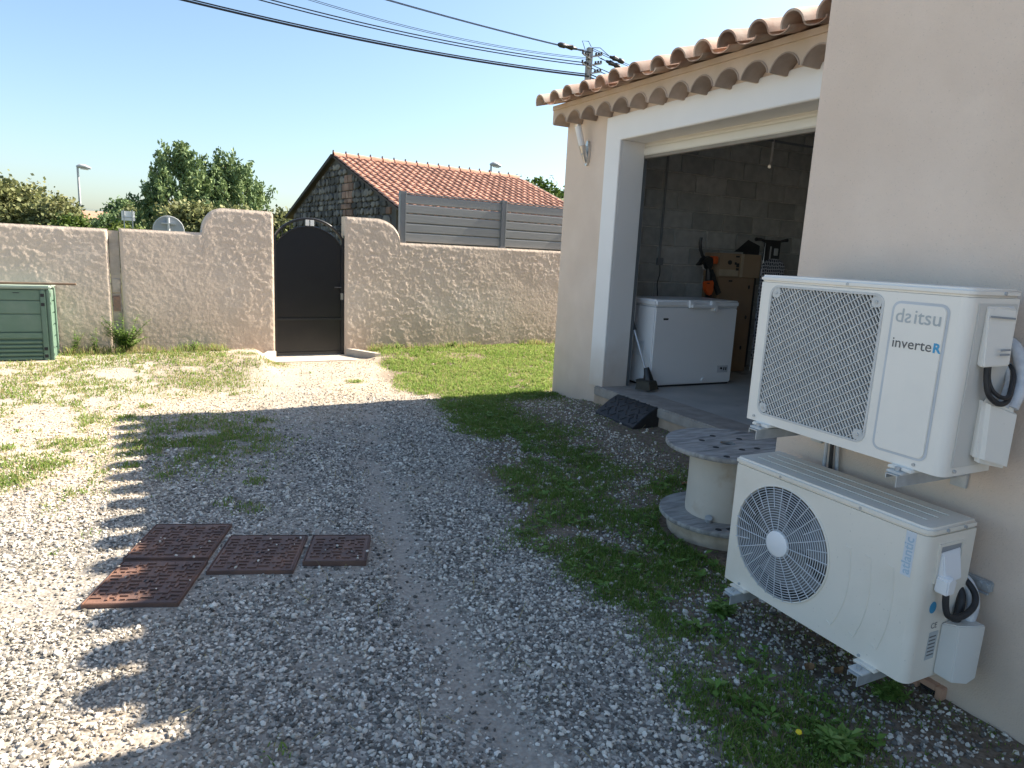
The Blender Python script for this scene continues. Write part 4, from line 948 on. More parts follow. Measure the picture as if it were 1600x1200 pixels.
ob('insulated_pipe', MB().cord([S(.215, .235, .035), S(.238, .285, .03), S(.262, .325, .02), S(.288, .36, -.01), S(.30, .375, -.06)], .017, 12), M_ins, ua)
ob('rating_label', MB().prism([(.165, .37), (.20, .37), (.205, .455), (.175, .455)], lambda p, q, t: S(p, q, t), .0045, .0052), M_lgrey, ua, smooth=0)
ob('rating_label', MB().prism([(.130, .305), (.185, .305), (.185, .325), (.130, .325)], lambda p, q, t: S(p, q, t), .0045, .0052), M_stick, ua, smooth=0)
for w_, v_2 in ((.17, .608), (.06, .018)): ob('screw', MB().tube([S(w_, v_2, .001), S(w_, v_2, .008)], .006, 8), M_galv, ua)
for uu in (.105, .735): ob('foot', MB().prism([(uu-.045, -.012), (uu+.045, -.012), (uu+.04, .0), (uu-.04, .0)], lambda p, q, t: P(p, q, t), -.022, Dd-.02), M_ac, ua, bevel=.003)

# lower unit
Wl, Hl, Dl = .878, .577, .268
LZ = .192
fc = (.285, .280); fr_ = .238
ul, P, cas, lid = unit('cream outdoor air conditioning unit with round fan grille and white hub, mounted below the other', 2.243, 2.151, LZ, Wl, Hl, Dl,
                       dict(c=fc, f=lambda q: (fc[0]+fr_*math.cos(q), fc[1]+fr_*math.sin(q)), r=fr_), M_ac2, .032, .003)
mb = MB()
ring = lambda r, w: [P(fc[0]+r*math.cos(q), fc[1]+r*math.sin(q), w) for q in np.linspace(0, 2*math.pi, 65)]
r = .060; i = 0
while r < fr_-.003:
    mb.tube(ring(r, -.004-.010*math.cos((r/fr_)*math.pi/2)), .0019, 5, cap=False); r += .0105; i += 1
lg = ob('fan_grille', mb, M_wire2, ul, smooth=60)
mb = MB()
for k in range(32):
    q = k*2*math.pi/32+.05; ra = .05 if k % 2 == 0 else .150
    pts = [P(fc[0]+r*math.cos(q), fc[1]+r*math.sin(q), -.0065-.010*math.cos((r/fr_)*math.pi/2)) for r in np.linspace(ra, fr_+.001, 6)]
    mb.tube(pts, .0021, 5)
ob('spoke', mb, M_wire2, lg)
ob('grille_rim', MB().tube(ring(fr_+.001, -.001), .0045, 6, cap=False), M_ac2, lg)
hubp = [(0, -.022), (.045, -.021), (.054, -.017), (.056, -.008)]
mb = MB(); nn = 32
V = [P(fc[0]+r*math.cos(2*math.pi*k/nn), fc[1]+r*math.sin(2*math.pi*k/nn), w) for r, w in hubp[1:] for k in range(nn)]+[P(*fc, hubp[0][1])]
mb.add(V, [(j*nn+k, j*nn+(k+1) % nn, (j+1)*nn+(k+1) % nn, (j+1)*nn+k) for j in range(2) for k in range(nn)]+[(k, (k+1) % nn, 3*nn) for k in range(nn)])
ob('hub_cap', mb, M_freez, ul, smooth=50)
for (ut, vt), (ub, vb_), (uk, vk) in (((.604,.392),(.567,.062),(.640,.20)), ((.686,.390),(.665,.066),(.725,.21)), ((.775,.392),(.759,.068),(.808,.22))):
    pts = [((1-t)**2*ut+2*t*(1-t)*uk+t*t*ub, (1-t)**2*vt+2*t*(1-t)*vk+t*t*vb_) for t in np.linspace(0, 1, 18)]
    pts = [(ut-.022, vt+.004)]+pts+[(ub-.020, vb_+.012)]
    ob('embossed_line', MB().tube([P(u, v, -.0003) for u, v in pts], .0022, 6), M_ac2, ul)
# letters up the right edge
ob('brand_sticker', MB().prism([(.800, .385), (.836, .385), (.836, .545), (.800, .545)], lambda p, q, t: P(p, q, t), -.0012, -.0004), M_stick, ul, smooth=0)
m1, w = text_mb('atlantic', .046, lambda x, y, e: P(.830-y, .392+x, -.0014-e), bold=.0008); ob('lettering', m1, M_lblue, ul, smooth=0)
for uu, vv in ((.25, .558), (.62, .558), (.10, .012), (.70, .012)): ob('screw', MB().tube([P(uu, vv, -.005), P(uu, vv, .002)], .006, 8), M_galv, ul)
for w_ in (.075, .135, .195): ob('lid_groove', MB().box((2.243+w_, 2.151-Wl+.06, LZ+Hl+.0002), (2.243+w_+.006, 2.151-.05, LZ+Hl+.0028)), M_ac2, ul, bevel=.001)
S = lambda w, v, o: P(Wl+o, v, w)
rc = MB()
for a_, b_ in (((.062, .372), (.072, .515)), ((.192, .372), (.202, .515)), ((.072, .505), (.192, .515)), ((.072, .372), (.192, .380))): rc.prism([(a_[0], a_[1]), (b_[0], a_[1]), (b_[0], b_[1]), (a_[0], b_[1])], lambda p, q, t: S(p, q, t), .0, .006)
rcs = ob('handle_recess', rc, M_ac2, ul, smooth=0)
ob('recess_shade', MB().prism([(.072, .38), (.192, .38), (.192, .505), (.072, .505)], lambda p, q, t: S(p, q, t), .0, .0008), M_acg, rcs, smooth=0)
ob('terminal_cover', MB().add([S(.074, .375, .001), S(.185, .385, .001), S(.19, .49, .001), S(.074, .485, .001), S(.075, .375, .035), S(.165, .39, .035), S(.170, .475, .012), S(.075, .478, .014)],
   [(0,1,2,3), (4,5,6,7), (0,1,5,4), (1,2,6,5), (2,3,7,6), (3,0,4,7)]), M_freez, ul, bevel=.004)
ob('cable_gland', MB().prism([(.066, .345), (.108, .345), (.115, .395), (.09, .41), (.066, .40)], lambda p, q, t: S(p, q, t), .003, .05), M_freez, ul, bevel=.005)
ob('cable', MB().cord([S(.095, .35, .03), S(.098, .30, .035), S(.11, .265, .042), S(.15, .252, .05), S(.20, .262, .055), S(.245, .285, .05), S(.268, .315, .03), S(.272, .345, -.01), S(.262, .36, -.05)], .011, 10), M_rub, ul)
ob('insulated_pipe', MB().cord([S(.255, .19, .03), S(.275, .26, .03), S(.285, .31, .01), S(.285, .345, -.03), S(.283, .35, -.10)], .021, 12), M_ins, ul)
ob('insulated_pipe', MB().cord([S(.205, .205, .02), S(.225, .27, .015), S(.245, .31, -.005), S(.262, .33, -.05)], .015, 12), M_rub, ul)
ob('valve_cover', MB().add([S(.155, .012, .001), S(.275, .03, .001), S(.275, .215, .001), S(.155, .205, .001), S(.17, .002, .06), S(.268, .012, .085), S(.272, .215, .085), S(.175, .215, .05), S(.215, .0, .085), S(.22, .222, .08)],
   [(0,3,2,1), (4,8,9,7), (8,5,6,9), (0,4,7,3), (1,2,6,5), (0,1,5,8,4), (3,7,9,6,2)]), M_acside, ul, bevel=.004)
m1, w = text_mb('CE', .030, lambda x, y, e: S(.095+x, .195+y, .0006+e)); ob('ce_mark', m1, M_grey, ul, smooth=0)
ob('rating_label', MB().prism([(.090, .075), (.140, .075), (.145, .180), (.095, .180)], lambda p, q, t: S(p, q, t), .0008, .0014), M_lgrey, ul, smooth=0)
for k_ in range(6): ob('label_line', MB().prism([(.097, .09+k_*.014), (.135, .09+k_*.014), (.135, .095+k_*.014), (.097, .095+k_*.014)], lambda p, q, t: S(p, q, t), .0016, .0020), M_grey, ul, smooth=0)
ob('blue_sticker', MB().prism([(.088+.019*math.cos(q), .278+.022*math.sin(q)) for q in np.linspace(0, 6.283, 18, endpoint=False)], lambda p, q, t: S(p, q, t), .0008, .0014), M_blue, ul, smooth=0)
for w_ in (.09, .19): ob('screw', MB().tube([S(w_, .562, .001), S(w_, .562, .009)], .006, 8), M_galv, ul)
for uu in (.105, .735): ob('foot', MB().prism([(uu-.045, -.012), (uu+.045, -.012), (uu+.04, .0), (uu-.04, .0)], lambda p, q, t: P(p, q, t), -.020, Dl-.02), M_ac2, ul, bevel=.003)
# wall brackets
def bracket(y, z, lab, ext=2.205):
    t = thing('wall_bracket', lab, 'bracket', (HX, y, z-.05), 0, 'steel brackets carrying the outdoor units')
    mb = MB().box((ext, y-.022, z-.004), (HX-.012, y+.022, z)).box((ext, y-.022, z-.042), (HX-.012, y-.018, z-.004))
    ob('arm', mb, M_galv, t, smooth=0)
    ob('lip', MB().box((ext, y+.018, z-.018), (HX-.012, y+.022, z-.004)), M_galv, t)
    ob('wall_plate', MB().box((HX-.012, y-.03, z-.09), (HX-.001, y+.03, z+.06)), M_galv, t, bevel=.002)
    ob('rubber_pad', MB().box((ext+.012, y-.03, z), (ext+.06, y+.03, z+.009)), M_wire, t, bevel=.002)
    ob('bolt', MB().tube([(ext+.03, y, z+.009), (ext+.03, y, z+.022)], .010, 6), M_galv, t)
    return t
bracket(2.148-.105, .943-.0215, 'galvanised bracket under the square-grille unit, at its end by the cable reel')
bracket(2.148-.735, .943-.0215, 'galvanised bracket under the square-grille unit, at its cable end')
bracket(2.151-.105, LZ-.0215, 'galvanised bracket under the round-grille unit, at its fan end', 2.17)
bracket(2.151-.735, LZ-.0215, 'galvanised bracket under the round-grille unit, at its cable end', 2.17)
wr = thing('wall_rail', 'galvanised horizontal rail on the wall behind the round-grille unit', 'rail', (HX-.02, 1.25, .50))
ob('rail', MB().box((HX-.026, 1.235, .490), (HX-.001, 2.0, .528)), M_galv, wr, bevel=.004)
ob('rail_lip', MB().box((HX-.040, 1.235, .485), (HX-.026, 1.28, .4898)), M_galv, wr)
for y in (1.25, 1.27): ob('bolt', MB().tube([(HX-.033, y, .512), (HX-.026, y, .512)], .010, 6), M_galv, wr)
hc = thing('cable_bundle', 'bundle of black and silver pipes hanging down the wall between the two units', 'cables', (2.59, 1.93, .70))
for k in range(4): ob('cable', MB().cord([(2.594-.018*(k % 2), 1.915+.017*k, .98), (2.592-.018*(k % 2), 1.92+.014*k, .86), (2.594-.018*(k % 2), 1.905+.018*k, .70)], .008, 8), M_ins if k in (0, 3) else M_rub, hc)

# ------------------------------------------------------------------ compost bin
cbn = thing('compost_bin', 'green plastic compost bin with slatted vents against the plastered wall', 'compost bin', (-1.6, 9.87, .1))
bx0, bx1, by0, by1 = -2.05, -1.19, 9.50, 9.99
ob('back_panel', MB().box((bx0+.02, by0+.03, .06), (bx1-.025, by1, .945)), M_green, cbn)
for z0, z1 in ((.44, .645), (.65, .80), (.805, .925)): ob('front_panel', MB().box((bx0+.06, by0+.008, z0), (bx1-.085, by0+.03, z1)), M_green, cbn, bevel=.006)
ob('hatch', MB().box((bx0+.06, by0-.004, .365), (bx1-.085, by0+.03, .435)), M_green, cbn, bevel=.006)
for k in range(5): ob('vent_slat', MB().box((bx0+.06, by0+.0, .115+k*.048), (bx1-.095, by0+.03, .148+k*.048)), M_green, cbn, bevel=.008)
ob('bottom_rail', MB().box((bx0+.04, by0-.006, .055), (bx1-.03, by0+.03, .105)), M_green, cbn, bevel=.006)
ob('corner_post', MB().box((bx1-.085, by0-.012, .06), (bx1-.028, by0+.03, .93)), M_green, cbn, bevel=.008)
ob('corner_post', MB().box((bx1-.024, by0-.006, .06), (bx1+.012, by0+.085, .93)), M_green, cbn, bevel=.008)
ob('corner_post', MB().box((bx1-.024, by1-.09, .06), (bx1+.012, by1, .93)), M_green, cbn, bevel=.008)
for k in range(6): ob('side_panel', MB().box((bx1-.02, by0+.085, .08+k*.14), (bx1-.002, by1-.09, .21+k*.14)), M_green, cbn, bevel=.006)
for z in (.16, .245, .76, .865): ob('latch_hole', MB().box((bx1-.078, by0-.0135, z-.018), (bx1-.042, by0-.0115, z+.018)), M_dark, cbn); 
for z in (.17, .26, .77, .86, .88): ob('latch_hole', MB().box((bx1+.0115, by0+.02, z-.015), (bx1+.0135, by0+.055, z+.012)), M_dark, cbn)
for x in (-1.72, -1.50): ob('slot', MB().box((x-.03, by0+.0065, .885), (x+.03, by0+.0085, .893)), M_dark, cbn)
ob('lid', MB().box((bx0-.02, by0-.025, .935), (bx1+.018, by1+.01, .972)), M_greenl, cbn, bevel=.012)
rod = ob('wooden_batten', MB().bar((-2.2, 9.66, .986), (-.93, 9.69, .986), .045, .024), M_rod, None, bevel=.003)
tag(rod, 'thin weathered wooden batten lying across the compost bin lid', 'batten')

# ------------------------------------------------------------------ weed plant at the wall, dandelion, dry leaves
def weed(name, label, x0, y0, h, nst, spread, nl, dead=.2, group=None, Ls=.05):
    z0 = float(gz(x0, y0)); t = thing(name, label, 'plant', (x0, y0, z0), 0, group)
    st = MB(); V, F, A, o = [], [], [], 0
    for k in range(nst):
        a = random.uniform(0, 6.28); sp_ = random.uniform(.2, 1)*spread; hh = h*random.uniform(.45, 1)*(1-.35*sp_/spread)
        pts = [(x0+math.cos(a)*sp_*t_**1.4+random.uniform(-.008, .008), min(y0+math.sin(a)*sp_*t_**1.4*.5, wy(x0)-.03 if y0 > 9 else 99), z0+hh*t_) for t_ in np.linspace(0, 1, 6)]
        st.tube(pts, [.004, .0035, .003, .0025, .002, .001], 5)
        n = nl; ts = rng.uniform(.12, 1, n); P5 = np.array(pts)
        px = np.interp(ts, np.linspace(0, 1, 6), P5[:, 0]); py = np.interp(ts, np.linspace(0, 1, 6), P5[:, 1]); pz = np.interp(ts, np.linspace(0, 1, 6), P5[:, 2])
        L_ = Ls*rng.uniform(.5, 1.2, n)*(1.15-.6*ts)
        v, f = leaves(px, py, pz, L_, L_*.2, rng.uniform(0, 6.28, n), rng.uniform(-.3, .9, n)); V.append(v); F.append(f+o); o += len(v); A.append(np.repeat(np.clip(rng.normal(.72, .2, n), 0, 1), 5))
    ob('stem', st, M_leafg, t, smooth=0)
    V = np.concatenate(V); V[:, 1] = np.minimum(V[:, 1], wy(V[:, 0])-.02) if y0 > 9 else V[:, 1]
    o_ = np_mesh('foliage', V-np.array(t.location), np.concatenate(F), M_leafg, dict(rnd=np.concatenate(A))); o_.parent = t
    return t
weed('wall_weed', 'tall bushy green weed growing at the foot of the cracked concrete post', -.47, 9.986, .62, 22, .36, 70, Ls=.07)
weed('wall_weed', 'slim green weed beside the compost bin at the wall foot', -1.02, 9.957, .38, 6, .14, 34, Ls=.06)
weed('wall_weed', 'slim green weed at the wall between bin and bushy weed', -.78, 9.970, .40, 5, .12, 34, Ls=.06)
weed('wall_weed', 'low dry weed at the wall left of the gate', .32, 10.027, .16, 8, .15, 26, Ls=.05)
weed('wall_weed', 'small green weed at the wall foot below the fence end post', 3.2, 10.178, .15, 7, .16, 26, Ls=.05)
weed('wall_weed', 'small green weed at the wall foot below the fence panel', 4.1, 10.225, .17, 7, .2, 26, Ls=.05)
weed('green_plant', 'leafy green weed on the soil under the round-grille unit', 2.42, 1.42, .10, 12, .12, 18, Ls=.05)
weed('green_plant', 'leafy weed with broad leaves on the shaded grass by the yellow flower', 1.98, 1.30, .09, 12, .14, 16, Ls=.07)
weed('green_plant', 'green rosette weed on soil between the reel base and the lower unit', 2.25, 2.15, .09, 10, .12, 16, Ls=.06)
dz = float(gz(1.86, 1.37)); dn = thing('dandelion', 'small yellow flower in the shaded grass', 'flower', (1.86, 1.37, dz))
ob('stem', MB().tube([(1.86, 1.37, dz), (1.858, 1.368, dz+.06)], .0018, 6), M_leafg, dn)
ob('bloom', MB().lathe([(0, .072), (.009, .070), (.011, .064), (.006, .058), (0, .057)], (1.858, 1.368, dz), 12), M_yel, dn)
def dryleaf(x, y, s, lab):
    z = float(gz(x, y))+.02; a = random.uniform(0, 6); c, s_ = math.cos(a), math.sin(a)
    pts = [(-1,0,.1),(-.5,.45,.35),(.1,.5,.3),(.6,.28,.25),(1.1,0,.45),(.6,-.3,.1),(0,-.5,.25),(-.5,-.4,.1),(0,0,0)]
    V = [(x+s*(c*p-s_*q), y+s*(s_*p+c*q), z+s*w) for p, q, w in pts]
    o = ob('fallen_leaf', MB().add(V+[(v[0], v[1], v[2]-.0015) for v in V], [(i, (i+1) % 8, 8) for i in range(8)]+[(9+(i+1) % 8, 9+i, 17) for i in range(8)]), M_dry, None, smooth=0)
    tag(o, lab, 'leaf', 'dry leaves on the ground')
dryleaf(3.30, 3.62, .055, 'curled brown dry leaf lying in the grass beside the cable reel')
dryleaf(2.26, 1.66, .04, 'larger of two brown dry leaves on the soil under the lower unit')
dryleaf(2.36, 1.60, .032, 'smaller of two brown dry leaves on the soil under the lower unit')

# ------------------------------------------------------------------ stone barn
bphi = R_(6.8); bd_ = Vector((math.cos(bphi), math.sin(bphi), 0)); bp_ = Vector((math.sin(bphi), -math.cos(bphi), 0)); A0 = Vector((4.5, 20.7, 0))
barn = thing('stone_barn', 'old dark stone barn with red tiled gable roof beyond the boundary wall', 'barn', A0)
HWb, ZR, ZE, LB_ = 4.45, 4.12, 2.58, 6.6
Q = lambda l, s, z: tuple(A0+bd_*l+bp_*s+Vector((0, 0, z)))       # along ridge, towards camera, height
zb_ = lambda s: ZR-abs(s)*(ZR-ZE)/HWb
ob('wall', MB().prism([(-4.25, -.2), (4.25, -.2), (4.25, zb_(4.25)-.06), (0, ZR-.06), (-4.25, zb_(4.25)-.06)], lambda p, q, t: Q(t, p, q), .12, LB_-.1), M_bmort, barn, smooth=0)
gw = ob('gable', MB().prism([(-4.25, 1.2), (4.25, 1.2), (4.25, zb_(4.25)-.06), (0, ZR-.06), (-4.25, zb_(4.25)-.06)], lambda p, q, t: Q(t, p, q), .09, .119), M_bmort, barn, smooth=0)
z = 1.55
while z < ZR-.2:
    hrow = random.uniform(.13, .27); s = -4.2
    while s < 4.2:
        w = random.uniform(.14, .50) if not (.35 < s < 1.3) else random.uniform(.22, .34)
        top = min(zb_(s+.04), zb_(s+w-.04))-.1
        if top > z+.10 and s+w < 4.24:
            hh = min(hrow, top-z); brick = (.45 < s < 1.25 and z < 3.5) or (s > 3.55)
            jit = lambda k: random.uniform(-k, k)
            if brick: pg_ = [(s+.012, z+.012), (s+w-.012, z+.012), (s+w-.012, z+hh-.012), (s+.012, z+hh-.012)]
            else:
                cs, cz = s+w/2, z+hh/2; pg_ = []
                for q in range(8):
                    an = q*math.pi/4+.3+jit(.34); ex = 1/max(abs(math.cos(an)), abs(math.sin(an)))**.65
                    pg_.append((cs+(w/2-.006)*math.cos(an)*min(ex, 1.2)*random.uniform(.78, 1.12), cz+(hh/2-.006)*math.sin(an)*min(ex, 1.2)*random.uniform(.78, 1.12)))
            dpt = random.uniform(.03, .07)
            inn = [(s+w/2+(p-s-w/2)*.82, z+hh/2+(q-z-hh/2)*.82) for p, q in pg_]; n_ = len(pg_)
            mb = MB().add([Q(.092, p, q) for p, q in pg_]+[Q(.092-dpt*.8, p, q) for p, q in pg_]+[Q(.092-dpt, p, q) for p, q in inn],
                          [(i, (i+1) % n_, n_+(i+1) % n_, n_+i) for i in range(n_)]+[(n_+i, n_+(i+1) % n_, 2*n_+(i+1) % n_, 2*n_+i) for i in range(n_)]+[tuple(range(2*n_, 3*n_))])
            ob('brick' if brick else 'stone', mb, M_brick if brick else M_stone, gw, smooth=0)
        s += w
    z += hrow
LR = LB_+.1
brf = ob('roof', MB().prism([(-4.75, zb_(4.75)-.03), (0, ZR-.03), (4.75, zb_(4.75)-.03), (4.75, zb_(4.75)-.07), (0, ZR-.07), (-4.75, zb_(4.75)-.07)], lambda p, q, t: Q(t, p, q), 0, LR), mat('verge', (.10,.075,.06), .9), barn, smooth=0, label='red clay tile roof of the barn')
tw, tl = .217, .345; cols = int(LR/tw); slope = math.atan2(ZR-ZE, HWb); rows = int(4.75/math.cos(slope)/tl)+1
# one interlocking tile: roll on one side, flat pan on the other (local x across, y down the slope, z up)
tpr = [(0, .012), (.03, .006), (.085, .004), (.12, .010), (.145, .036), (.17, .048), (.195, .040), (.215, .014)]
tm = MB(); n_ = len(tpr)
tm.add([(x, 0, z+.005) for x, z in tpr]+[(x, tl+.03, z+.032) for x, z in tpr]+[(x, tl+.03, z+.012) for x, z in tpr], [(i, i+1, n_+i+1, n_+i) for i in range(n_-1)]+[(n_+i, n_+i+1, 2*n_+i+1, 2*n_+i) for i in range(n_-1)])
tme = mesh_of('roof_tile', tm, M_btile, smooth=50)
ey = (bp_*math.cos(slope)+Vector((0, 0, -math.sin(slope)))); ez = bd_.cross(ey)
if ez.z < 0: ez = -ez
ex = ey.cross(ez); fl_ = 1 if ex.dot(bd_) < 0 else 0
Rt = Matrix((ex, ey, ez)).transposed()
rest = MB()
for r in range(rows):
    for c in range(cols):
        pos = A0+Vector((0, 0, ZR-.03))+bd_*((c+fl_)*tw)+ey*(r*tl+.02)
        if r < 10:
            o = link('roof_tile', tme, brf, pos+ez*random.uniform(0, .008)); o.rotation_euler = (Rt @ Matrix.Rotation(random.uniform(-.015, .015), 3, 'Z')).to_euler()
        else:
            b0 = len(rest.v); rest.add([pos+Rt @ Vector(v) for v in tm.v], tm.f)
ob('lower_tiles', rest, M_btile, brf, kind='stuff')
# verge tiles edge at the gable and ridge tiles
ob('verge_edge', MB().bar(Q(-.02, 0, ZR-.02), Q(-.02, -4.75, zb_(4.75)-.02), .10, .10), mat('verge_dark', (.05,.045,.04), .9), brf, smooth=0)
rm = mesh_of('ridge_tile', barrel(.125, .105, .40, .02, n=8), M_ridge)
nb = mesh_of('ridge_nib', MB().prism([(-.02, 0), (.02, 0), (.012, .075), (-.012, .075)], XZ, -.02, .02), mat('ridge_mortar', (.16,.12,.10), .9))
for k in range(int(LR/.375)):
    o = link('ridge_tile', rm, brf, A0+bd_*(k*.375)+Vector((0, 0, ZR-.03))); o.rotation_euler = (0, 0, bphi)
    n2 = link('ridge_nib', nb, brf, A0+bd_*(k*.375)+Vector((0, 0, ZR+.07))); n2.rotation_euler = (0, 0, bphi)

# ------------------------------------------------------------------ trees
M_pine = attr_mat('pine_needle', [(0, (.075,.125,.06)), (.5, (.145,.215,.09)), (1, (.25,.32,.13))], .65, trans=.2)
M_oliv = attr_mat('olive_leaf', [(0, (.09,.105,.042)), (.5, (.18,.20,.08)), (1, (.30,.29,.135))], .65, trans=.25)
M_brt = attr_mat('bright_leaf', [(0, (.030,.060,.012)), (.5, (.075,.125,.022)), (1, (.15,.19,.045))], .6, trans=.3)
def tree(name, label, x, y, h, rx, base, m, nclump, per, ls, shape=1., group=None, upright=.0, trunk=.12, seed=0, ry=None, sigma=.28, sky_gap=.0):
    g = np.random.default_rng(seed); ry = ry or rx*.9
    t = thing(name, label, 'tree', (x, y, 0), 0, group)
    hc_ = (h-base)/2; zc = base+hc_
    # clump centres: mostly in the outer shell
    d = g.normal(size=(nclump, 3)); d /= np.linalg.norm(d, axis=1)[:, None]; r = g.uniform(.35, 1, nclump)**.55
    C = d*r[:, None]; tz = (C[:, 2]+1)/2; taper = np.clip(1.25-shape*tz**1.4, .15, 1.1) if shape > 0 else 1
    wob = .6+.62*g.random(nclump)
    cx_ = C[:, 0]*rx*taper*wob; cy_ = C[:, 1]*ry*taper*wob; cz_ = zc+C[:, 2]*hc_*.93
    s_ = sigma*(rx/1.6)**.5
    n = nclump*per
    off = g.normal(size=(n, 3))*np.array([s_, s_, s_*(.7+.9*upright)])
    if upright > .3:      # pine: plumes of needles pointing up and outwards
        pd = np.stack([cx_/rx*.55, cy_/ry*.55, np.full(nclump, .8)], 1)+g.normal(0, .18, (nclump, 3)); pd /= np.linalg.norm(pd, axis=1)[:, None]
        tt = g.uniform(-1, 1, n); rad = s_*.62*(1-.55*np.clip(tt, 0, 1))
        off = np.repeat(pd, per, 0)*(tt*s_*2.1)[:, None]+g.normal(size=(n, 3))*rad[:, None]
    px = np.repeat(cx_, per)+off[:, 0]; py = np.repeat(cy_, per)+off[:, 1]; pz = np.maximum(np.repeat(cz_, per)+off[:, 2], .4)
    a = g.uniform(0, 6.283, n); el = g.normal(.25+upright, .6, n)
    D = np.stack([np.cos(a)*np.cos(el), np.sin(a)*np.cos(el), np.sin(el)], 1)
    W = np.cross(D, g.normal(size=(n, 3))); W /= np.linalg.norm(W, axis=1)[:, None]
    L_ = ls*g.uniform(.6, 1.4, n); ww = L_*(.22 if upright > .3 else .36)
    Pp = np.stack([px, py, pz], 1)
    V = np.stack([Pp-D*L_[:, None]*.5, Pp+W*ww[:, None], Pp+D*L_[:, None]*.5, Pp-W*ww[:, None]], 1).reshape(-1, 3)
    F = np.arange(n*4).reshape(-1, 4)
    tone = np.clip(np.repeat(g.normal(.5, .2, nclump), per)+g.normal(0, .14, n), 0, 1)
    o = np_mesh('crown', V, F, m, dict(rnd=np.repeat(tone, 4))); o.parent = t
    tb = MB().tube([(0, 0, -.2), (.03*h/4, 0, base*.6), (0, .02, zc), (0, 0, h*.9)], [trunk, trunk*.85, trunk*.5, .015], 8)
    for k in g.choice(nclump, min(26, nclump), replace=False):
        z0 = max(base*.6, cz_[k]-.25*h*g.uniform(.3, 1)); tb.tube([(0, 0, min(z0, h*.8)), (cx_[k]*.5, cy_[k]*.5, (z0+cz_[k])/2+.05), (cx_[k], cy_[k], cz_[k])], [trunk*.35, trunk*.22, .012], 5)
    ob('trunk', tb, M_bark, t, world=False)
    return t
tree('pine_tree', 'tall dark green pine tree, the higher one of the pair behind the road sign', 1.0, 40, 6.55, 2.0, .5, M_pine, 150, 110, .22, .8, upright=.55, trunk=.2, seed=1, sigma=.22)
tree('pine_tree', 'rounded green pine tree, the lower one of the pair behind the road sign', 3.45, 41, 6.15, 2.0, .6, M_pine, 150, 110, .22, .55, upright=.55, trunk=.2, seed=2, sigma=.24)
tree('olive_tree', 'grey green olive bush in front of the pair of pines', 1.5, 34, 3.15, 1.55, .2, M_oliv, 70, 120, .17, .3, trunk=.12, seed=3)
tree('olive_tree', 'low olive green bush between the pair of pines and the curved wall shoulder', 2.9, 33, 3.0, 1.25, .2, M_oliv, 60, 120, .17, .4, trunk=.12, seed=4)
tree('leafy_tree', 'broad olive green tree behind the compost bin wall', -6.4, 40, 3.95, 2.1, .3, M_oliv, 120, 130, .20, .35, trunk=.15, seed=5)
tree('leafy_tree', 'rounded bushy tree left of the tall street lamp', -4.35, 38, 3.1, 1.15, .2, M_oliv, 80, 120, .18, .4, trunk=.12, seed=6)
tree('leafy_tree', 'sparse thin tree with open crown beside the tall street lamp', -4.1, 44, 3.7, .8, 1.2, M_oliv, 22, 60, .16, .2, trunk=.06, seed=7, sigma=.18)
tree('leafy_tree', 'yellowish green bush at the foot of the tall street lamp', -3.2, 33, 2.25, .75, .1, M_brt, 50, 110, .15, .3, trunk=.08, seed=8)
tree('leafy_tree', 'dark conifer-like tree between street lamp and white board', -2.1, 55, 4.0, 1.2, .3, M_pine, 50, 110, .22, .4, trunk=.1, seed=9)
tree('leafy_tree', 'feathery tree behind the white board', -1.35, 50, 3.65, 1.15, .4, M_oliv, 45, 90, .2, .3, trunk=.1, seed=10)
tree('leafy_tree', 'dark hedge-like tree between white board and round sign', -.55, 45, 3.0, .9, .2, M_pine, 60, 110, .2, .3, trunk=.1, seed=11)
tree('leafy_tree', 'small bright green bush just under the white board', -.85, 26, 1.98, .42, .1, M_brt, 30, 90, .11, .2, trunk=.05, seed=12)
tree('leafy_tree', 'yellow green bush behind the wall between lamp and white board', -1.65, 30, 2.2, .6, .1, M_brt, 40, 100, .13, .3, trunk=.06, seed=13)
tree('leafy_tree', 'low dark shrub mass behind the wall near the tall lamp', -2.6, 50, 2.9, 1.3, .1, M_pine, 60, 100, .2, .3, trunk=.08, seed=18)
tree('leafy_tree', 'pale green rounded tree seen above the gate beside the barn', 5.0, 33, 3.05, .9, .3, M_oliv, 70, 120, .17, .3, trunk=.1, seed=14)
tree('leafy_tree', 'bright green leafy tree rising behind the barn roof end', 14.2, 26.5, 4.75, 1.6, .5, M_brt, 110, 130, .19, .25, trunk=.14, seed=15)
tree('leafy_tree', 'dense green tree between barn roof and garage wall', 17.5, 28, 5.0, 2.2, .5, M_brt, 120, 130, .21, .25, trunk=.14, seed=16)
tree('leafy_tree', 'low green tree behind the barn beside the far street lamp', 12.0, 27, 4.7, 1.0, .4, M_brt, 60, 110, .18, .2, trunk=.1, seed=17)

# ------------------------------------------------------------------ street lamps, signs, far houses
def street_lamp(x, y, h, lab, arm):
    t = thing('street_lamp', lab, 'street lamp', (x, y, 0), 0, 'street lamps beyond the wall')
    ob('pole', MB().tube([(x, y, -.1), (x, y, h)], [.075, .045], 10), M_lamp, t)
    ob('lamp_head', MB().tube([(x-.05, y, h), (x+arm*.15, y, h+.05), (x+arm*.55, y, h+.04), (x+arm, y, h-.02)], [.05, .10, .11, .05], 10), M_lamp, t)
    ob('diffuser', MB().tube([(x+arm*.2, y, h-.045), (x+arm*.8, y, h-.065)], .05, 8), M_opal, t)
lx = -3.45
street_lamp(lx, 40, 4.66, 'tall grey street lamp beyond the wall left of the pines', .55)
street_lamp(13.75, 30, 5.58, 'grey street lamp head showing above the barn roof ridge', .5)
rs = thing('round_sign', 'back of a round grey road sign with cross bracket above the wall', 'sign', (.15, 17, 0))
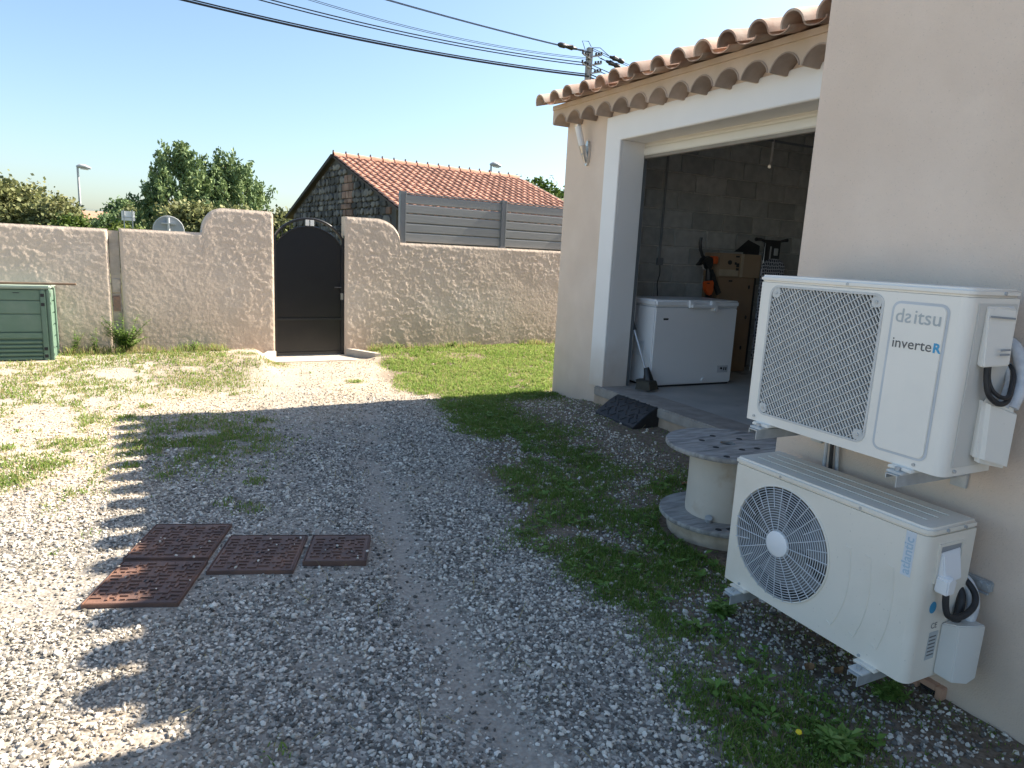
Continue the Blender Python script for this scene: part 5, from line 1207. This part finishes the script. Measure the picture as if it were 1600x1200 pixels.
ob('disc', MB().prism([(.15+.30*math.cos(q), 1.73+.30*math.sin(q)) for q in np.linspace(0, 6.283, 40, endpoint=False)], XZ, 17, 17.02), M_signb, rs, smooth=30)
ob('rim', MB().tube([(.15+.30*math.cos(q), 17.0, 1.73+.30*math.sin(q)) for q in np.linspace(0, 6.283, 41)], .012, 6, cap=False), M_lamp, rs)
ob('post', MB().tube([(.15, 16.965, -.2), (.15, 16.965, 2.0)], .03, 10), M_lamp, rs)
ob('clamp', MB().box((.01, 16.94, 1.86), (.29, 16.995, 1.89)), M_lamp, rs)
wb = thing('white_board', 'small white framed board on two posts among the far trees', 'board', (-.93, 26, 0))
wbx, wby = -.93, 26
ob('panel', MB().box((wbx-.19, wby, 2.04), (wbx+.19, wby+.02, 2.34)), M_opal, wb, bevel=.004)
for dx in (-.12, .12): ob('post', MB().box((wbx+dx-.015, wby-.03, -.2), (wbx+dx+.015, wby-.002, 2.38)), M_lamp, wb)
ob('stripe', MB().box((wbx-.19, wby-.012, 2.14), (wbx+.19, wby-.001, 2.155)), M_lamp, wb)
def far_house(name, lab, x, y, w, d, h, rh):
    t = thing(name, lab, 'house', (x, y, 0))
    wlo = ob('wall', MB().box((x-w/2, y, -.3), (x+w/2, y+d, h)), M_rend, t)
    ob('roof', MB().add([(x-w/2-.4, y-.4, h), (x+w/2+.4, y-.4, h), (x+w/2+.4, y+d+.4, h), (x-w/2-.4, y+d+.4, h), (x-w/2-.4, y+d/2, h+rh), (x+w/2+.4, y+d/2, h+rh)], [(0,1,5,4), (3,2,5,4), (0,4,3), (1,2,5), (0,1,2,3)]), M_rend2, t, smooth=0)
    for k in range(3):
        xx = x-w/2+w*(k+.5)/3; f = ob('window', MB().box((xx-.55, y-.05, h-1.9), (xx+.55, y+.02, h-.7)), M_opal, t); ob('pane', MB().box((xx-.45, y-.06, h-1.8), (xx+.45, y-.051, h-.8)), M_glass, f)
far_house('far_house', 'distant cream house with terracotta roof just right of the tall street lamp', -8.3, 120, 5.5, 7, 3.6, 1.2)
far_house('far_house', 'distant cream house with terracotta roof among trees behind the white board', -4.0, 118, 5, 7, 3.9, 1.1)
far_house('far_house', 'distant pale house mostly hidden by the olive green trees', -16.8, 100, 4, 7, 3.3, 1.0)
# hills
hv, hf = [], []
xs = np.linspace(-2600, 3000, 120); prof = 18+70*fbm(xs, xs*0, .0022, 4, 70)+22*fbm(xs, xs*0+9, .01, 3, 71)
for x, p in zip(xs, prof): hv += [(x, 1750, -2), (x, 2000, p*.75), (x, 2200, p), (x, 2700, -2)]
for i in range(len(xs)-1):
    for k in range(3): hf.append((i*4+k, i*4+4+k, i*4+5+k, i*4+1+k))
ob('hills', MB().add(hv, hf), M_hill, None, kind='structure', label='low wooded hills on the horizon')

# ------------------------------------------------------------------ utility pole and overhead cables
up = thing('utility_pole', 'grey concrete utility pole with insulators rising behind the garage roof', 'utility pole', (13.7, 22, 0))
ob('shaft', MB().bar((13.7, 22, -.3), (13.7, 22, 8.82), .20, .18, up=(0, 1, 0)), M_pole, up, bevel=.02)
for z, s in ((8.5, 1), (8.42, -1), (8.22, 1), (8.12, -1), (7.95, 1), (7.6, 1)):
    ar = ob('cross_arm', MB().bar((13.7, 21.86, z), (13.7+s*.38, 21.80, z+.10), .05, .05), M_pole, up)
    for k in range(3): ob('insulator', MB().lathe([(0, 0), (.035, .0), (.05, .03), (.025, .05), (.045, .08), (0, .11)], (13.7+s*(.16+.11*k), 21.82, z+.05+.028*k), 8), M_cable, ar)
def cable(p0, p1, sag, r, lab, name='overhead_cable', n=40):
    p0, p1 = Vector(p0), Vector(p1); pts = [p0.lerp(p1, t)-Vector((0, 0, sag*4*t*(1-t))) for t in np.linspace(0, 1, n)]
    o = ob(name, MB().tube(pts, r, 6), M_cable, None); tag(o, lab, 'cable', 'overhead cables on the utility pole')
    return o
def strung(p3, dz, dy, r, lab, xe=13.66, xl=-12):
    """wire hanging in a curve from the pole to the next pole far to the left"""
    c = np.polyfit([p[0] for p in p3], [p[1] for p in p3], 2); xs = np.linspace(xl, xe, 44)
    o = ob('overhead_cable', MB().tube([(x, 21.88+dy, float(np.polyval(c, x))+dz) for x in xs], r, 6), M_cable, None)
    tag(o, lab, 'cable', 'overhead cables on the utility pole')
TA = [(.689, 7.84), (6.319, 7.653), (13.68, 7.862)]; MD = [(2.64, 8.219), (8.4, 8.023), (13.3, 8.185)]; TN = [(3.948, 8.473), (8.393, 8.212), (13.29, 8.371)]; UPW = [(6.2, 8.91), (10.4, 8.70), (13.6, 8.62)]
strung(TA, -.01, 0, .030, 'thick black overhead cable, lowest on the utility pole')
strung(TA, .075, .08, .020, 'black overhead cable just above the lowest thick one')
strung(MD, -.01, 0, .017, 'dark overhead wire, lower one of the middle pair')
strung(MD, .09, .06, .017, 'dark overhead wire, upper one of the middle pair')
strung(TN, 0, 0, .008, 'thin pale overhead wire, lower one of the thin pair')
strung(TN, .06, .05, .008, 'thin pale overhead wire, upper one of the thin pair')
for k, (dz, dy) in enumerate(((0, 0), (.06, .03), (.11, -.05))):
    strung(UPW, dz-.05*k, dy, .012, ['lowest of the three wires running to the black clamp at the pole top', 'middle of the three wires running to the black clamp at the pole top', 'uppermost of the three wires running to the black clamp at the pole top'][k])
for z0, r in ((7.60, .026), (7.70, .02), (7.92, .015), (8.02, .015), (8.50, .011), (8.56, .011)):
    cable((13.74, 21.88, z0+.22), (44, 24, z0+.6), 1.3, r, 'overhead wire running on from the pole behind the garage roof')
def clamp(p0, p1, lab):
    t = thing('cable_clamp', lab, 'cable clamp', p0); p0, p1 = Vector(p0), Vector(p1); d = (p1-p0)
    ob('body', MB().tube([p0, p0+d*.1, p0+d*.35, p0+d*.4, p0+d*.75, p0+d*.8, p1], [.05, .085, .085, .06, .09, .06, .04], 8), M_cable, t)
    ob('tail', MB().tube([p1, p1+d*.4+Vector((0, 0, .02))], .012, 6), M_cable, t)
clamp((12.35, 21.88, 8.68), (13.1, 21.88, 8.66), 'black cable clamp on the wires beside the pole top')
clamp((15.1, 21.9, 8.55), (14.5, 21.9, 8.64), 'upper black cable clamp hanging beyond the pole')
clamp((14.95, 21.9, 8.36), (14.35, 21.9, 8.47), 'lower black cable clamp hanging beyond the pole')
for pts, lab in ((((13.45, 21.88, 8.66), (13.3, 21.88, 8.95), (13.55, 21.88, 8.98), (13.68, 21.88, 8.82)), 'thin wire loop over the pole top'), (((13.72, 21.88, 8.8), (14.05, 21.88, 8.85), (14.3, 21.88, 8.72), (14.5, 21.9, 8.64)), 'curved jumper wire from pole top to the upper clamp'), (((13.9, 21.85, 8.58), (14.1, 21.88, 8.5), (14.35, 21.9, 8.47)), 'short jumper wire from insulator to the lower clamp')):
    tag(ob('jumper_wire', MB().tube(pts, .012, 6), M_cable, None), lab, 'wire')
